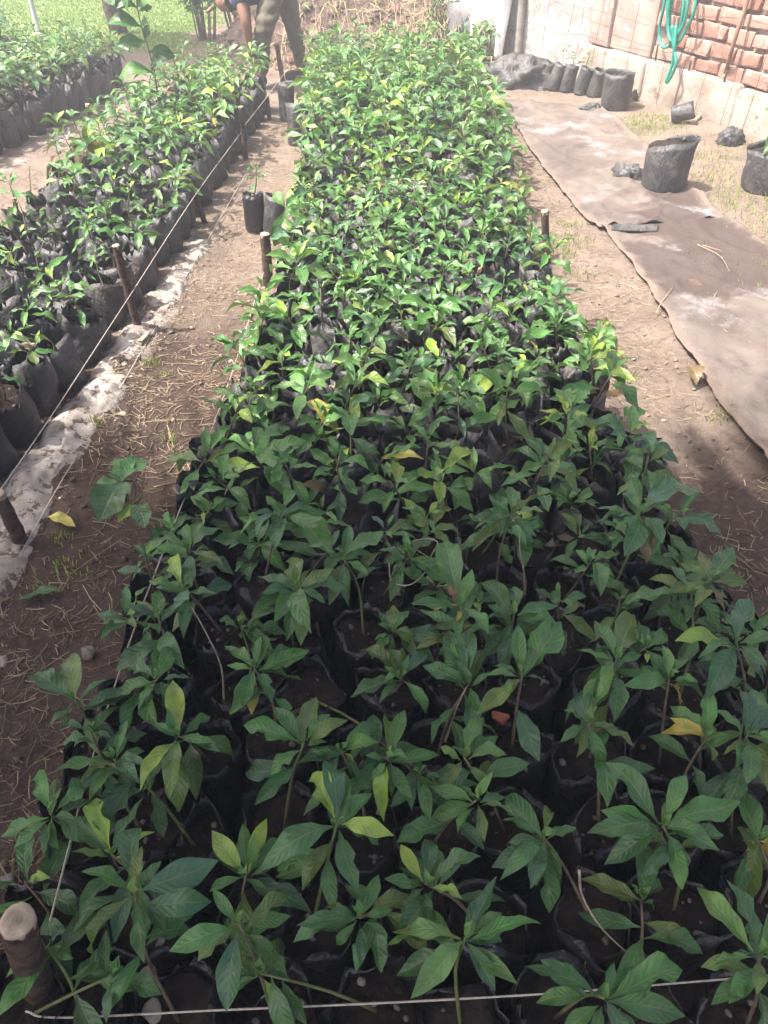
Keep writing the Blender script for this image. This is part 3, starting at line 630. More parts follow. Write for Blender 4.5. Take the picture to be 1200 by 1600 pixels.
pv, pf = grid(60, 60, lambda u, v: along(W0, W1, u * (LA - 0.0), 0.012 * noise.noise(Vector((u * 9, v * 12, 1))) + 0.006 * noise.noise(Vector((u * 30, v * 40, 1))), -0.05 + 1.8 * v) - W1)
obj('plaster_panel', mesh('plaster_panel', pv, pf, M_WHITE.m), wall, W1 * 0)
obj('wall_core', mesh('wall_core', *seg_box(W0, W1, 0, LA, -0.2, -0.03, -0.05, 1.75), M_MORT, False), wall)
def wpart(name, A, B, s0, s1, o0, o1, z0, z1, mat, w=0.012): return obj(name, bevelled(*seg_box(A, B, s0, s1, o0, o1, z0, z1), w, name, mat), wall)
wpart('pilaster', W1, W2, -0.02, 0.20, -0.2, 0.05, 0.252, 1.78, M_PINK)
wpart('render_panel', W1, W2, 0.203, 0.62, -0.2, 0.028, 0.252, 1.75, M_PINK)
s = -0.03; k = 0
for L in (0.26, 0.42, 0.83, 0.95, 0.6):
    wpart('plinth_block', W1, W2, s, s + L - 0.005, -0.2, 0.075 + (0.01 if k % 2 else 0), -0.06, 0.245 + 0.006 * (k % 3), M_CONC, 0.022); s += L; k += 1
wpart('mortar_bed', W1, W2, 0.625, LB, -0.2, 0.0, 0.255, 1.74, M_MORT, 0.004)
BR = [bevelled(*box((0, 0, 0), 0.188, 0.10, 0.076, 0.010, random.Random(s)), 0.007, 'brick', M_BRICK.m, 2) for s in range(6)]
dW = (W2 - W1).normalized(); angW = math.atan2(dW.y, dW.x); nW = Vector((dW.y, -dW.x, 0))
row = 0; z = 0.255
while z < 1.66:
    s = 0.64 + (0.1 if row % 2 else 0.0)
    while s + 0.09 < LB:
        o = bpy.data.objects.new('brick', R.choice(BR)); COL.objects.link(o); o.parent = wall
        p = W1 + dW * (s + 0.09) + nW * U(-0.028, -0.012) + Vector((0, 0, z + 0.042 + U(-.004, .004))); o.location = p - W1
        o.rotation_euler = (U(-.03, .03), U(-.025, .025), angW + U(-.02, .02) + (math.pi if R.random() < .5 else 0)); s += 0.203
    z += 0.092; row += 1
wpart('coping', W1, W2, -0.02, LB, -0.22, 0.06, 1.79, 1.86, M_CONC)

def wall_pt(px, py, off=0.05, A=W1, B=W2):
    d = ray(px, py); dd = (B - A).normalized(); n = Vector((dd.y, -dd.x, 0)); o = Vector((0, 0, CAM_H))
    return o + d * ((A + n * off - o).dot(n) / d.dot(n))
# rusty wire netting in front of it
M_WIRE = mat_rough('rusty_wire', (0.05, 0.04, 0.035), (0.13, 0.09, 0.07), 40, 0.7, 0.2, 0.001)
wb = Buf()
for A, B, L in ((W0, W1, LA), (W1, W2, LB * 0.8)):
    s = 0.12
    while s < L:
        v, f = tube(curve_pts([along(A, B, s + 0.03 * noise.noise(Vector((s * 9, k, 1))) + 0.02 * k, 0.09 + 0.03 * noise.noise(Vector((s * 5, k * 2, 3))), 0.02 + 0.32 * k) for k in range(5)], 14), 0.0016, 4); wb.add(v, f); s += U(0.10, 0.24)
    for z in (0.30, 0.47, 0.68, 0.95, 1.2):
        v, f = tube(curve_pts([along(A, B, L * k / 7, 0.09 + 0.035 * noise.noise(Vector((k, z * 9, 3))), z + 0.05 * noise.noise(Vector((k * 1.7, z * 5, 8)))) for k in range(8)], 40), 0.0014, 4); wb.add(v, f)
tag(obj('wire_netting', wb.mesh('wire_netting', M_WIRE)), 'sagging rusty wire netting hung in front of the plaster and brick wall', 'wire netting')
# green hose
M_HOSE = mat_rough('green_hose', (0.01, 0.20, 0.14), (0.02, 0.30, 0.22), 12, 0.4, 0.1, 0.002, spec=0.5)
hs = Buf()
for k, pts in enumerate(([(1043, -60), (1038, 5), (1030, 45), (1034, 72), (1046, 70), (1047, 50), (1043, 18), (1048, -60)],
            [(1070, -60), (1068, 8), (1062, 45), (1052, 68), (1045, 55), (1044, 25), (1052, -60)],
            [(1090, -60), (1086, 10), (1075, 40), (1059, 67), (1047, 62), (1046, 30), (1056, -60)],
            [(1078, -60), (1074, 10), (1066, 42), (1050, 64), (1044, 45), (1046, 0), (1060, -60)],
            [(1056, 40), (1054, 70), (1051, 98), (1041, 126), (1046, 124), (1056, 100), (1053, 72), (1050, 40)])):
    v, f = tube(curve_pts([wall_pt(a, b, 0.07 + 0.02 * k + 0.012 * (j % 2)) for j, (a, b) in enumerate(pts)], 40), 0.0105, 8); hs.add(v, f)
hose = empty('garden_hose', wall_pt(1060, 0, 0.08), 'green garden hose hanging in loops on the brick wall', 'hose')
o = obj('hose_loops', hs.mesh('hose_loops', M_HOSE), hose); o.location = -hose.location
hk = wall_pt(1062, -62, 0.06); v, f = tube([hk - nW * 0.08, hk + nW * 0.09, hk + nW * 0.1 + Vector((0, 0, 0.04))], 0.006, 6); o = obj('hook', mesh('hook', v, f, M_WIRE), hose); o.location = -hose.location
def stick(name, pts, r, mat, label, cat, n=12, wob=0.15, seg=7, group=None):
    c = curve_pts(pts, n); rr = r if isinstance(r, (tuple, list)) else (r, r)
    v, f = tube([p - c[0] for p in c], [rr[0] + (rr[1] - rr[0]) * i / (n - 1) for i in range(n)], seg, True, wob)
    o = obj(name, mesh(name, v, f, mat), None, c[0]); return tag(o, label, cat, group)
M_POLE = mat_rough('brown_pole', (0.19, 0.11, 0.08), (0.30, 0.20, 0.15), 20, 0.8, 0.4, 0.004)
stick('leaning_pole', [at_y(1131, 124, 5.32), wall_pt(1148, 62, 0.10), wall_pt(1182, -40, 0.05)], (0.014, 0.012), M_POLE, 'brown pole leaning against the brick wall right of the hose', 'pole')
stick('crooked_branch', [at(1072, 203, 0.01), at(1098, 176, 0.05), at(1112, 155, 0.12), at_y(1132, 118, 5.28)], (0.013, 0.010), M_TWIG, 'pale crooked branch propped from the grass to the plinth', 'branch')
for a, b, l in (((1014, 153), (1028, 70), 'thin dark rod standing where the pink render ends'), ((1044, 158), (1048, 108), 'short dark rod below the hose end'),
                ((1063, 166), (1080, 95), 'dark rod right of the hose end, near the tipped bag'), ((1113, 188), (1136, 112), 'dark rod crossing behind the crooked branch')):
    g0 = at(a[0], a[1], 0.0); stick('metal_rod', [g0, wall_pt(b[0], b[1], 0.09)], 0.0065, M_WIRE, l, 'rod', 4, 0, 6, 'rods leaning on the plinth')
# white tarpaulin hung at the far end of the wall, and the post beside it
M_TARP = mat_rough('white_tarp', (0.66, 0.67, 0.68), (0.80, 0.80, 0.80), 6, 0.55, 0.3, 0.006, spot=(0.5, 0.46, 0.40), spotscale=5, spotlo=0.62)
def tarp(u, v):
    b = Vector((0.66, 7.33, 0)).lerp(Vector((1.06, 7.06, 0)), u); n = Vector((-0.55, -0.83, 0))
    amp = 0.035 + 0.05 * (1 - v); w = math.sin(u * 15 + 1.2 * math.sin(v * 3)) * amp + 0.03 * noise.noise(Vector((u * 4, v * 5, 2)))
    return b + n * (w + 0.05 * (1 - v)) + Vector((-0.05 * (1 - v) * (1 - u), 0, 0.06 + 0.05 * noise.noise(Vector((u * 5, 0, 7))) + 1.25 * v))
tv, tf = grid(60, 40, tarp)
tp = obj('white_tarp', mesh('white_tarp', tv, tf, M_TARP)); tag(tp, 'white plastic tarpaulin hanging in folds at the far end of the wall', 'tarpaulin')
sm = tp.modifiers.new('thick', 'SOLIDIFY'); sm.thickness = 0.004
M_POST = mat_rough('grey_post', (0.17, 0.15, 0.135), (0.32, 0.29, 0.26), 14, 0.9, 0.6, 0.01)
stick('fence_post', [Vector((1.14, 7.02, -0.05)), Vector((1.13, 7.03, 0.7)), Vector((1.15, 7.02, 1.4))], (0.032, 0.03), M_POST, 'weathered grey post between the white tarpaulin and the plaster', 'post', 10, 0.3, 10)

# ------------------------------------------------------------------ ground sheets on the right path
M_MAT = NT('woven_sheet'); mm = M_MAT; co = mm.pos()
c = mm.mix(mm.ramp(mm.noise(co, 3.2, 7, 0.65), 0.3, 0.7), (0.078, 0.060, 0.049), (0.155, 0.126, 0.104))
c = mm.mix(mm.math('MULTIPLY', mm.ramp(mm.noise(co, 1.7, 6, 0.7), 0.52, 0.62), 0.55), c, (0.27, 0.27, 0.285))
c = mm.mix(mm.math('MULTIPLY', mm.ramp(mm.noise(co, 9, 7, 0.75), 0.48, 0.68), 0.6), c, (0.105, 0.068, 0.052)); c = mm.mix(mm.ramp(mm.noise(co, 130, 3, 0.7), 0.66, 0.72), c, (0.30, 0.25, 0.21))
stn = mm.n('ShaderNodeAttribute', attribute_name='tint').outputs['Color']; sgr = mm.n('ShaderNodeSeparateColor'); mm.put(sgr.inputs[0], stn)
wet = mm.ramp(mm.math('MULTIPLY_ADD', mm.noise(co, 5.5, 8, 0.75), 2.6, mm.math('MULTIPLY_ADD', sgr.outputs[0], 1.0, -1.42)), 0.05, 0.45)
c = mm.mix(mm.math('MULTIPLY', wet, 0.88), c, mm.mix(mm.noise(co, 60, 4, 0.7), (0.030, 0.019, 0.015), (0.075, 0.050, 0.040)))
c = mm.mix(mm.ramp(mm.math('MULTIPLY_ADD', mm.noise(co, 10, 7, 0.75), 1.6, mm.math('MULTIPLY_ADD', sgr.outputs[1], 0.9, -1.1)), 0.0, 0.5), c, (0.17, 0.125, 0.098))
mm.base(c); mm.rough(0.85); mm.bump(mm.math('ADD', mm.noise(co, 14, 6, 0.7), mm.math('MULTIPLY', mm.noise(co, 220, 2), 0.3)), 0.5, 0.012)
SPILL = ((1095, 375, .26, .40), (1150, 425, .22, .25), (1050, 425, .24, .30), (1070, 318, .18, .14))
def sheet(name, left, right, lift, label, seed, nu=70, nv=120):
    Lp = curve_pts([at(*p) for p in left], nv); Rp = curve_pts([at(*p) for p in right], nv)
    def fn(u, v):
        j = v * (nv - 1); a = Lp[int(round(j))]; b = Rp[int(round(j))]; p = a.lerp(b, u)
        e = min(u, 1 - u) * (b - a).length; edge = math.exp(-e / 0.03)
        wr = 0.012 * noise.noise(Vector((p.x * 5, p.y * 3, seed))) + 0.014 * max(0, 1 - 9 * abs(noise.noise(Vector((p.x * 2.2 + p.y, p.y * 1.4, seed + 2))))) + 0.008 * max(0, 1 - 10 * abs(noise.noise(Vector((p.x * 4 - p.y * 2, p.y * 3, seed + 6))))) + 0.006 * abs(noise.noise(Vector((p.x * 14 + p.y * 6, p.y * 5, seed + 4)))) + 0.009 * edge * max(0, noise.noise(Vector((p.x * 3, p.y * 6, seed + 8))) + 0.25)
        p.x += 0.012 * edge * noise.noise(Vector((p.y * 7, seed, u * 2))) + 0.008 * edge * noise.noise(Vector((p.y * 31, seed, u * 2)))
        p.z = gz(p.x, p.y) + 0.011 + lift + wr; return p
    v, f = grid(nu, nv, fn); stain = []
    for i_, q in enumerate(v):
        k = 0.0
        for cx, cy, rx, ry in SPILL: C = at(cx, cy); k = max(k, 1.0 - 0.75 * (((q.x - C.x + (q.y - C.y) * .35) / rx) ** 2 + ((q.y - C.y) / ry) ** 2))
        e_ = min(i_ % nu, nu - 1 - i_ % nu) / (nu - 1); stain.append((max(0.0, k), math.exp(-e_ / .07), 0))
    o = obj(name, mesh(name, v, f, M_MAT.m, True, None, stain)); tag(o, label, 'ground sheet')
    sm = o.modifiers.new('thick', 'SOLIDIFY'); sm.thickness = 0.005; return o
sheet('ground_sheet', [(1255, 830), (1200, 735), (1150, 668), (1100, 597), (1062, 540), (1010, 452), (962, 385), (922, 343)], [(1620, 800), (1560, 700), (1480, 610), (1400, 530), (1330, 480), (1255, 430), (1195, 395), (1118, 335)], 0.0, 'dusty woven ground sheet on the right path, near piece with wet soil on it', 1)
sheet('ground_sheet', [(935, 362), (908, 338), (880, 305), (848, 268), (820, 225), (800, 190), (785, 160)], [(1128, 350), (1090, 308), (1052, 280), (1025, 250), (985, 215), (960, 190), (935, 172)], 0.007, 'dusty woven ground sheet on the right path, far piece reaching to the wall', 5)
# ------------------------------------------------------------------ loose bags, pots and plastic
def bag_thing(name, px, py, r, h, collar, seed, label, cat, tilt=(0, 0), rz=0.0, group=None, flat=0.1, wr=0.08, skew=0.1, z=0.0, mat=None, P=None):
    g = P or at(px, py, z); g.z = gz(g.x, g.y) + z
    root = empty(name, g, label, cat, group); V, F, SV, SF = bag_geo(seed, r, h, collar, 28, 8, flat, wr, skew, 0.3); zz = SV[0].z
    SV, SF, mi = soil_extras(SV, SF, seed, r * 0.85, zz)
    b = obj('grow_bag', mesh('grow_bag', V, F, mat or M_BAGD), root, rot=(tilt[0], tilt[1], rz)); obj('soil', mesh('soil', SV, SF, [M_SOIL, M_STONE], True, mi=mi), b)
    return root, b.rotation_euler.to_matrix() @ Vector((0, 0, zz))
def grow(root, top, h, n, lmax, keys, lean=0.05, droop=0.0, lmin=0.03, r0=0.003):
    pts, leaves = random_plant(h, n, lmin, lmax, lean, keys, droop=droop); stem_obj(root, [p + top for p in pts], r0, r0 * 0.55, M_STEM)
    for b, t, ck in leaves: put_leaf(root, Vector((0, 0, 0)), b + top, t + top, ck)
bag_thing('grow_pot', 959, 172, 0.094, 0.215, 0.03, 301, 'large round black bag of soil standing against the pilaster', 'grow bag', wr=0.06, flat=0.0, skew=0)
bag_thing('grow_pot', 1034, 297, 0.112, 0.235, 0.02, 302, 'big full black bag with slanted top beside the woven sheet', 'grow bag', wr=0.06, flat=0.15, skew=0.28)
r_, t_ = bag_thing('grow_pot', 1198, 302, 0.14, 0.20, 0.03, 303, 'big black bag cut by the right edge with a drooping broad leaved plant', 'grow bag', wr=0.08, flat=0.1, skew=0.1)
grow(r_, t_ + Vector((-0.03, 0, 0)), 0.22, 9, 0.24, 'ggm', 0.08, 0.55, 0.16, 0.006)
g2 = 'small bags in a row along the plaster wall'
for i, (px, py, tl, l) in enumerate(((846, 137, .25, 'small grey bag leaning beside the plastic heap, first of the row'), (862, 141, .32, 'bluish black small bag leaning second from the plastic heap'), (884, 143, .12, 'small black bag with a green seedling, middle of the wall row'),
                       (906, 148, .18, 'small black bag with a sprig of green leaning near the pot'), (926, 152, .2, 'small black bag leaning right beside the big round bag'))):
    r_, t_ = bag_thing('small_bag', px, py, 0.052, 0.17, 0.02, 320 + i, l, 'grow bag', (0, tl), 0, g2, mat=M_BAGD)
    if i in (2, 3): grow(r_, t_, 0.10, 10, 0.07, 'gmm')
def crumple(name, px, py, sx, sy, sz, seed, mat, label, cat, rz=0.0, freq=1.5):
    v, f = lump(1.0, seed, 4, (1, 1, 1), 0.42, freq); o2 = Vector((seed, 1, 2)); V = []
    for p in v:
        rdg = abs(noise.noise(p * 2.6 + o2)) * 0.38 + abs(noise.noise(p * 6 + o2)) * 0.12
        q = p * (1.12 - rdg); V.append(Vector((q.x * sx, q.y * sy, max(-0.12, q.z) * sz)))
    g = at(px, py, 0.0); g.z = gz(g.x, g.y) + 0.1 * sz; o = obj(name, mesh(name, V, f, mat), None, g, (0, 0, rz)); return tag(o, label, cat)
crumple('plastic_heap', 808, 133, 0.25, 0.17, 0.17, 3, M_BAGD, 'heap of crumpled black plastic sheeting at the foot of the plaster wall', 'plastic sheeting', -0.5)
crumple('plastic_scrap', 925, 176, 0.085, 0.04, 0.05, 5, M_BAGD, 'flat black plastic scrap in front of the big round bag', 'plastic scrap', 0.2)
crumple('plastic_scrap', 978, 282, 0.085, 0.06, 0.075, 8, M_BAGD, 'crumpled black plastic beside the big slanted bag', 'plastic scrap', -0.4)
crumple('plastic_scrap', 1140, 230, 0.09, 0.06, 0.075, 12, M_BAGD, 'shiny crushed black bag near the right edge by the wall', 'plastic scrap', 0.3)
crumple('plastic_sheet', 730, 95, 0.14, 0.12, 0.26, 17, M_BAGD, 'black plastic bundle standing below the white tarpaulin', 'plastic bundle', 0.3)
crumple('soil_clod', 988, 163, 0.035, 0.03, 0.05, 20, M_SOIL, 'dark round clod right of the big round bag', 'clod')
bag_thing('small_bag', 1048, 186, 0.048, 0.13, 0.02, 340, 'dusty small bag lying on its side in the grass below the hose', 'grow bag', (0.35, 1.25), 0, z=0.045)
# folded empty bag on the sheet
fg = at(990, 364); fg.z = gz(fg.x, fg.y) + 0.022
def folded(u, v):
    a = u * 2 * math.pi; x = (v - 0.5) * 0.205; s = 1 + 0.12 * noise.noise(Vector((v * 3, math.cos(a), 4)))
    return Vector((x + 0.01 * math.cos(a) , math.cos(a) * 0.036 * s, math.sin(a) * (0.013 + 0.006 * noise.noise(Vector((v * 4, a, 1)))) + 0.003))
v, f = grid(25, 16, folded); o = obj('folded_bag', mesh('folded_bag', v, f, M_BAGD), None, fg, (0, 0, -0.06)); tag(o, 'flat empty black bag lying on the woven sheet', 'empty bag')
# pair of bags on the left path, and two against the far left side of the middle bed
r_, t_ = bag_thing('path_bag', 400, 360, 0.048, 0.165, 0.02, 350, 'small black bag with a seedling standing alone on the left path', 'grow bag', (0, 0.02), 0, 'pair of bags on the left path', skew=0.05, mat=M_BAG)
grow(r_, t_, 0.12, 9, 0.075, 'mgg')
bag_thing('path_bag', 428, 364, 0.05, 0.17, 0.03, 351, 'small black bag leaning on the middle bed right beside the lone path bag', 'grow bag', (0, 0.12), 0, 'pair of bags on the left path', flat=0.4)
for i, (px, py, l) in enumerate(((449, 188, 'tall grey bag upright at the far left edge of the middle bed'), (463, 226, 'tall bluish bag left of the middle bed, before the grey one'))):
    bag_thing('edge_bag', px, py, 0.05, 0.22, 0.02, 360 + i, l, 'grow bag', (0, 0.03), 0, 'bags at the edge of the middle bed', flat=0.3)

# ------------------------------------------------------------------ stakes and strings
GS = 'wooden stakes holding the strings'
def stake(base, top, r, label, ztop=None):
    B = at(*base, 0.0); B.z = -0.06; T = at(*top, ztop) if ztop else at_y(top[0], top[1], at(*base, 0.0).y)
    n = 9; ax = T - B; pts = [B.lerp(T, i / (n - 1)) + Vector((0.004 * noise.noise(Vector((i * .6, r * 900, 1))), 0.004 * noise.noise(Vector((i * .6, r * 900, 5))), 0)) for i in range(n)]; pts[-1] = T
    root = empty('wooden_stake', Vector((B.x, B.y, 0)), label, 'stake', GS)
    v, f = tube([p - root.location for p in pts], [r * (1.06 - 0.08 * i / (n - 1)) for i in range(n)], 14, False, 0.16); obj('shaft', mesh('shaft', v, f, M_BARK), root)
    t = ax.normalized(); a = t.orthogonal().normalized(); b = t.cross(a); sl = Vector((U(-.25, .25), U(-.25, .25), 0)); top_ring = [Vector(q) for q in v[-14:]]
    Tl = T - root.location; cv = [Tl + t * 0.003]; ccol = [(.20, .13, .08)]; RN = [.12, .25, .38, .5, .62, .75, .88, 1.0, 1.0]
    for j, fr in enumerate(RN):
        for q in top_ring:
            w = noise.noise(q * 160 + Vector((j, 0, 3))); cv.append(Tl + (q - Tl) * fr * (1 + .05 * w) + t * ((0.003 + .0018 * w) if j < 7 else (0.0 if j == 7 else -0.012)))
            dk = 0.9 if j % 2 else 1.0; dk *= 1 + .35 * noise.noise((q - Tl) * 90 * fr + Vector((1, 5, j * .3))); dk *= 0.45 + 0.55 * fr; ccol.append((.46 * dk, .37 * dk, .27 * dk) if j < 7 else (.30, .22, .15))
    cf = [(0, 1 + k, 1 + (k + 1) % 14) for k in range(14)]
    for j in range(len(RN) - 1): cf += [(1 + j * 14 + k, 15 + j * 14 + k, 15 + j * 14 + (k + 1) % 14, 1 + j * 14 + (k + 1) % 14) for k in range(14)]
    obj('cut_end', mesh('cut_end', cv, cf, M_CLOD, True, None, ccol), root); return T
stake((66, 1592), (27, 1440), 0.0205, 'thick sawn post at the near left corner of the middle bed', 0.40)
stake((417, 446), (414, 366), 0.0195, 'sawn stake at the left edge of the middle bed beside the path bags')
stake((862, 450), (851, 330), 0.0145, 'slim stake at the right edge of the middle bed')
stake((219, 522), (181, 384), 0.0135, 'dark leaning stake at the right edge of the left bed, pale cut top')
stake((384, 250), (376, 167), 0.014, 'dark stake at the far right edge of the left bed crossed by the string')
stake((325, 350), (301, 293), 0.012, 'short stub stake at the right edge of the left bed between two taller ones')
stake((40, 852), (-4, 772), 0.018, 'grey leaning stake at the left edge of the picture in lime dust')
stake((30, 362), (22, 310), 0.010, 'small stake on the far side of the left bed at the picture edge')
stake((143, 240), (137, 163), 0.013, 'mossy stake between the left bed and the far left bed')
stake((280, 136), (272, 86), 0.012, 'dark stake on the path beyond the tall sapling')
stake((421, 187), (417, 150), 0.013, 'short stake at the far corner of the left bed near the person')
stake((446, 140), (432, 68), 0.016, 'rough stake standing between the legs of the person')
def string(pts, label, n=26, r=0.00145, sag=0.0):
    c = curve_pts(pts, n); v, f = tube([p - c[0] for p in c], [r * (1 + 0.25 * noise.noise(Vector((i * 2.3, 1, 2)))) for i in range(n)], 6)
    return tag(obj('string', mesh('string', v, f, M_STRING), None, c[0]), label, 'string')
string([at(40, 1580, .20), at(95, 1590, .20), at(350, 1578, .21), at(600, 1567, .21), at(850, 1553, .21), at(1000, 1541, .21), at(1240, 1521, .21)], 'pale string stretched across the near end of the middle bed', 40)
string([at(78, 1440, .24), at(150, 1165, .225), at(215, 968, .22), at(262, 845, .20), at(355, 605, .13), at(412, 425, .09)], 'pale string along the left edge of the middle bed', 40)
string([at_y(376, 208, at(384, 250).y), at(305, 305, .22), at(199, 468, .17), at(100, 620, .18), at(45, 702, .19), at(-6, 775, .22)], 'upper string of the left bed running past the stakes', 40)
string([at(405, 235, .02), at(330, 365, .02), at(243, 512, .02), at(180, 618, .015), at(100, 745, .02), at(30, 870, .03)], 'lower string of the left bed lying close to the ground', 40, 0.0015)
string([at_y(379, 200, at(384, 250).y), at(418, 150, .22), at(446, 112, .25)], 'string running from the far stake towards the person', 20)
lp = at(62, 1575, .13); rg = [lp + Vector((math.cos(a) * 0.027, math.sin(a) * 0.027, 0.012 * math.sin(a * 1.5))) for a in np.linspace(0, 11.5, 40)]
string(rg, 'string knotted round the near left corner post', 60)

# ------------------------------------------------------------------ plants standing out from the rows
def tall(name, base, stem_px, leaves, label, r0, Y0=None):
    g = at(base[0], base[1]); g.z = gz(g.x, g.y); Y = Y0 or g.y; root = empty(name, g, label, 'sapling')
    pts = curve_pts([g - g] + [at_y(a, b, Y) - g for a, b in stem_px], 14); stem_obj(root, pts, r0, r0 * 0.45, M_STEMG, seg=8)
    for (bx, by, tx, ty, ck, dy) in leaves:
        b = at_y(bx, by, Y) - g; t = at_y(tx, ty, Y + dy) - g; k = min(pts, key=lambda p: (p - b).length)
        put_leaf(root, Vector((0, 0, 0)), k.lerp(b, 0.5), t, ck, roll=U(-.3, .3), wid=U(.46, .56), up=Vector((U(-.3, .3), -.75, .6)))
tall('tall_sapling', (256, 222), [(252, 180), (245, 140), (240, 105), (230, 70), (216, 20), (205, -60)],
     [(243, 118, 186, 122, 'g', -.05), (245, 140, 201, 156, 'd', -.06), (230, 80, 274, 88, 'd', .02), (240, 108, 262, 92, 'b', -.08), (228, 66, 182, 72, 'd', -.03), (225, 45, 168, 38, 'd', -.02), (226, 60, 233, 38, 'd', .05),
      (248, 150, 274, 152, 'd', .02), (248, 152, 214, 172, 'd', -.06), (250, 160, 270, 175, 'd', -.05), (236, 100, 262, 84, 'd', .06), (222, 40, 232, 36, 'd', -.08), (215, 10, 160, 0, 'd', .03), (214, 8, 240, -10, 'g', -.04), (212, -5, 180, 15, 'd', -.06), (218, 20, 238, 10, 'g', .04), (210, -20, 200, 18, 'd', -.1), (250, 180, 272, 205, 'g', -.08), (250, 175, 228, 185, 'g', .06)],
     'tall sapling with big dark leaves rising above the far part of the left bed', 0.006)
tall('wilting_sapling', (152, 300), [(150, 270), (148, 235), (144, 205), (143, 172)],
     [(143, 178, 138, 230, 'l', -.06), (144, 200, 152, 248, 'y', -.05), (146, 225, 105, 268, 'o', -.05), (146, 215, 120, 262, 'n', -.09), (148, 240, 182, 262, 'd', -.03), (148, 232, 174, 228, 'g', .04), (149, 250, 76, 300, 'o', -.04), (149, 255, 100, 245, 'g', .02), (148, 245, 200, 275, 'g', -.1), (143, 180, 150, 160, 'o', .03), (145, 208, 130, 180, 'g', .06)],
     'wilting sapling with hanging yellow and brown leaves in the left bed', 0.005)
tall('drooping_sapling', (444, 425), [(443, 390), (440, 350), (446, 325)],
     [(446, 328, 428, 385, 'g', -.06), (446, 330, 447, 388, 'o', -.08), (446, 326, 470, 340, 'g', -.02), (444, 340, 455, 395, 'g', -.10), (446, 326, 430, 300, 'm', .06), (446, 326, 465, 305, 'g', .05)],
     'seedling with long drooping leaves at the left edge of the middle bed by the stake', 0.004)
tall('leaning_sapling', (905, 565), [(915, 545), (935, 520), (940, 512)],
     [(940, 512, 965, 548, 'm', -.05), (940, 512, 908, 540, 'm', -.03), (940, 512, 950, 498, 'l', .04), (938, 515, 925, 560, 'l', -.06), (940, 512, 962, 515, 'm', .02), (938, 515, 945, 560, 'm', -.08)],
     'pale drooping seedling leaning out over the right path', 0.003)
# pale sacking trodden into the soil along the left bed
M_SACK = mat_rough('pale_sacking', (0.20, 0.17, 0.145), (0.44, 0.40, 0.355), 15, 0.95, 0.7, 0.012, spot=(0.11, 0.08, 0.062), spotscale=26, spotlo=0.52, world_co=True)
def sack(u, v):
    y = 1.15 + 2.35 * v; w = 0.24 - 0.12 * v; x = lbed_r(y) + 0.03 + w * (u - 0.32) + 0.02 * noise.noise(Vector((y * 4, 3, 1)))
    e = min(u, 1 - u, v * 4, (1 - v) * 4)
    z = 0.012 + 0.030 * noise.noise(Vector((x * 9, y * 5, 12))) + 0.014 * abs(noise.noise(Vector((x * 24, y * 16, 4)))) - 0.045 * math.exp(-e / 0.12)
    return Vector((x, y, gz(x, y) + z))
v, f = grid(40, 260, sack); o = obj('sacking_strip', mesh('sacking_strip', v, f, M_SACK)); tag(o, 'pale crumpled strip of sacking trodden into the soil along the left bed', 'sacking')
# weed with round leaves on the left path
wr = at(208, 800); wr.z = gz(wr.x, wr.y); root = empty('path_weed', wr, 'round leaved weed growing on the left path beside the shaded bed', 'weed')
for cx, cy, z, tips in ((190, 752, .15, '196,716,g 229,719,g 148,771,d 199,787,d 155,815,d 176,742,g'), (213, 788, .13, '184,816,l 226,825,d 237,803,g')):
    C = at(cx, cy, z); stem_obj(root, [p - wr for p in curve_pts([wr, wr.lerp(C, .5) + Vector((0.02, 0.02, 0.03)), C], 6)], 0.002, 0.0015, M_STEMG)
    for t in tips.split():
        tx, ty, ck = t.split(','); put_leaf(root, wr, C, at(float(tx), float(ty), z - 0.012), ck, wid=.6)
# fallen leaves, stones and oddments
def fallen(ax, ay, bx, by, ck, label, wid=.4, z=0.012):
    a, b = at(ax, ay), at(bx, by); a.z = gz(a.x, a.y) + z; b.z = gz(b.x, b.y) + z
    o = bpy.data.objects.new('fallen_leaf', R.choice(LEAF_ME[:6])); COL.objects.link(o); o.matrix_basis = leaf_matrix(a, b, U(-.2, .2), wid); o.color = (*tint(ck, .1), 1); return tag(o, label, 'leaf')
fallen(76, 815, 120, 828, 'y', 'fallen yellow leaf on the left path beside the grey stake', .42)
fallen(100, 928, 30, 944, 'd', 'fallen green leaf lying on the shaded left path', .36)
fallen(1072, 582, 1086, 608, 'n', 'curled pale dry leaf at the edge of the woven sheet', .5, .02)
fallen(2, 950, 18, 943, 'n', 'small tan dry leaf at the left picture edge')
fallen(700, 1082, 724, 1098, 'r', 'orange dry leaf among the bags in the middle foreground', .8, .20)
def stone(px, py, r, seed, label, z=0.0, mat=M_STONE, flat=(1.15, .8, .55)):
    v, f = lump(r, seed, 3, flat, 0.3); q = random.Random(seed)
    for _ in range(9):
        nn = Vector((q.gauss(0, 1), q.gauss(0, 1), q.gauss(0, 1))).normalized(); dd = r * q.uniform(.45, .8) * Vector((nn.x * flat[0], nn.y * flat[1], nn.z * flat[2])).length; v = [p - nn * max(0, p.dot(nn) - dd) for p in v]
    g = at(px, py, z); g.z = (gz(g.x, g.y) if z == 0 else z) + r * 0.3; o = obj('stone', mesh('stone', v, f, mat), None, g, (0, 0, U(0, 3))); return tag(o, label, 'stone')
stone(138, 1025, 0.026, 2, 'smooth grey brown stone on the left path', flat=(1.1, .75, .5)); stone(10, 1378, 0.018, 3, 'small grey stone at the left picture edge')
stone(229, 1528, 0.017, 5, 'round brown stone on the soil of a front bag', 0.185); stone(240, 1578, 0.020, 6, 'pale angular stone beside the front string', 0.185); stone(252, 1470, 0.009, 7, 'tiny white pebble beside the big dark rosette', 0.19)
stone(1085, 447, 0.035, 9, 'clod of dried earth on the woven sheet', mat=M_BANK); stone(1040, 375, .012, 10, 'small light pebble on the woven sheet')
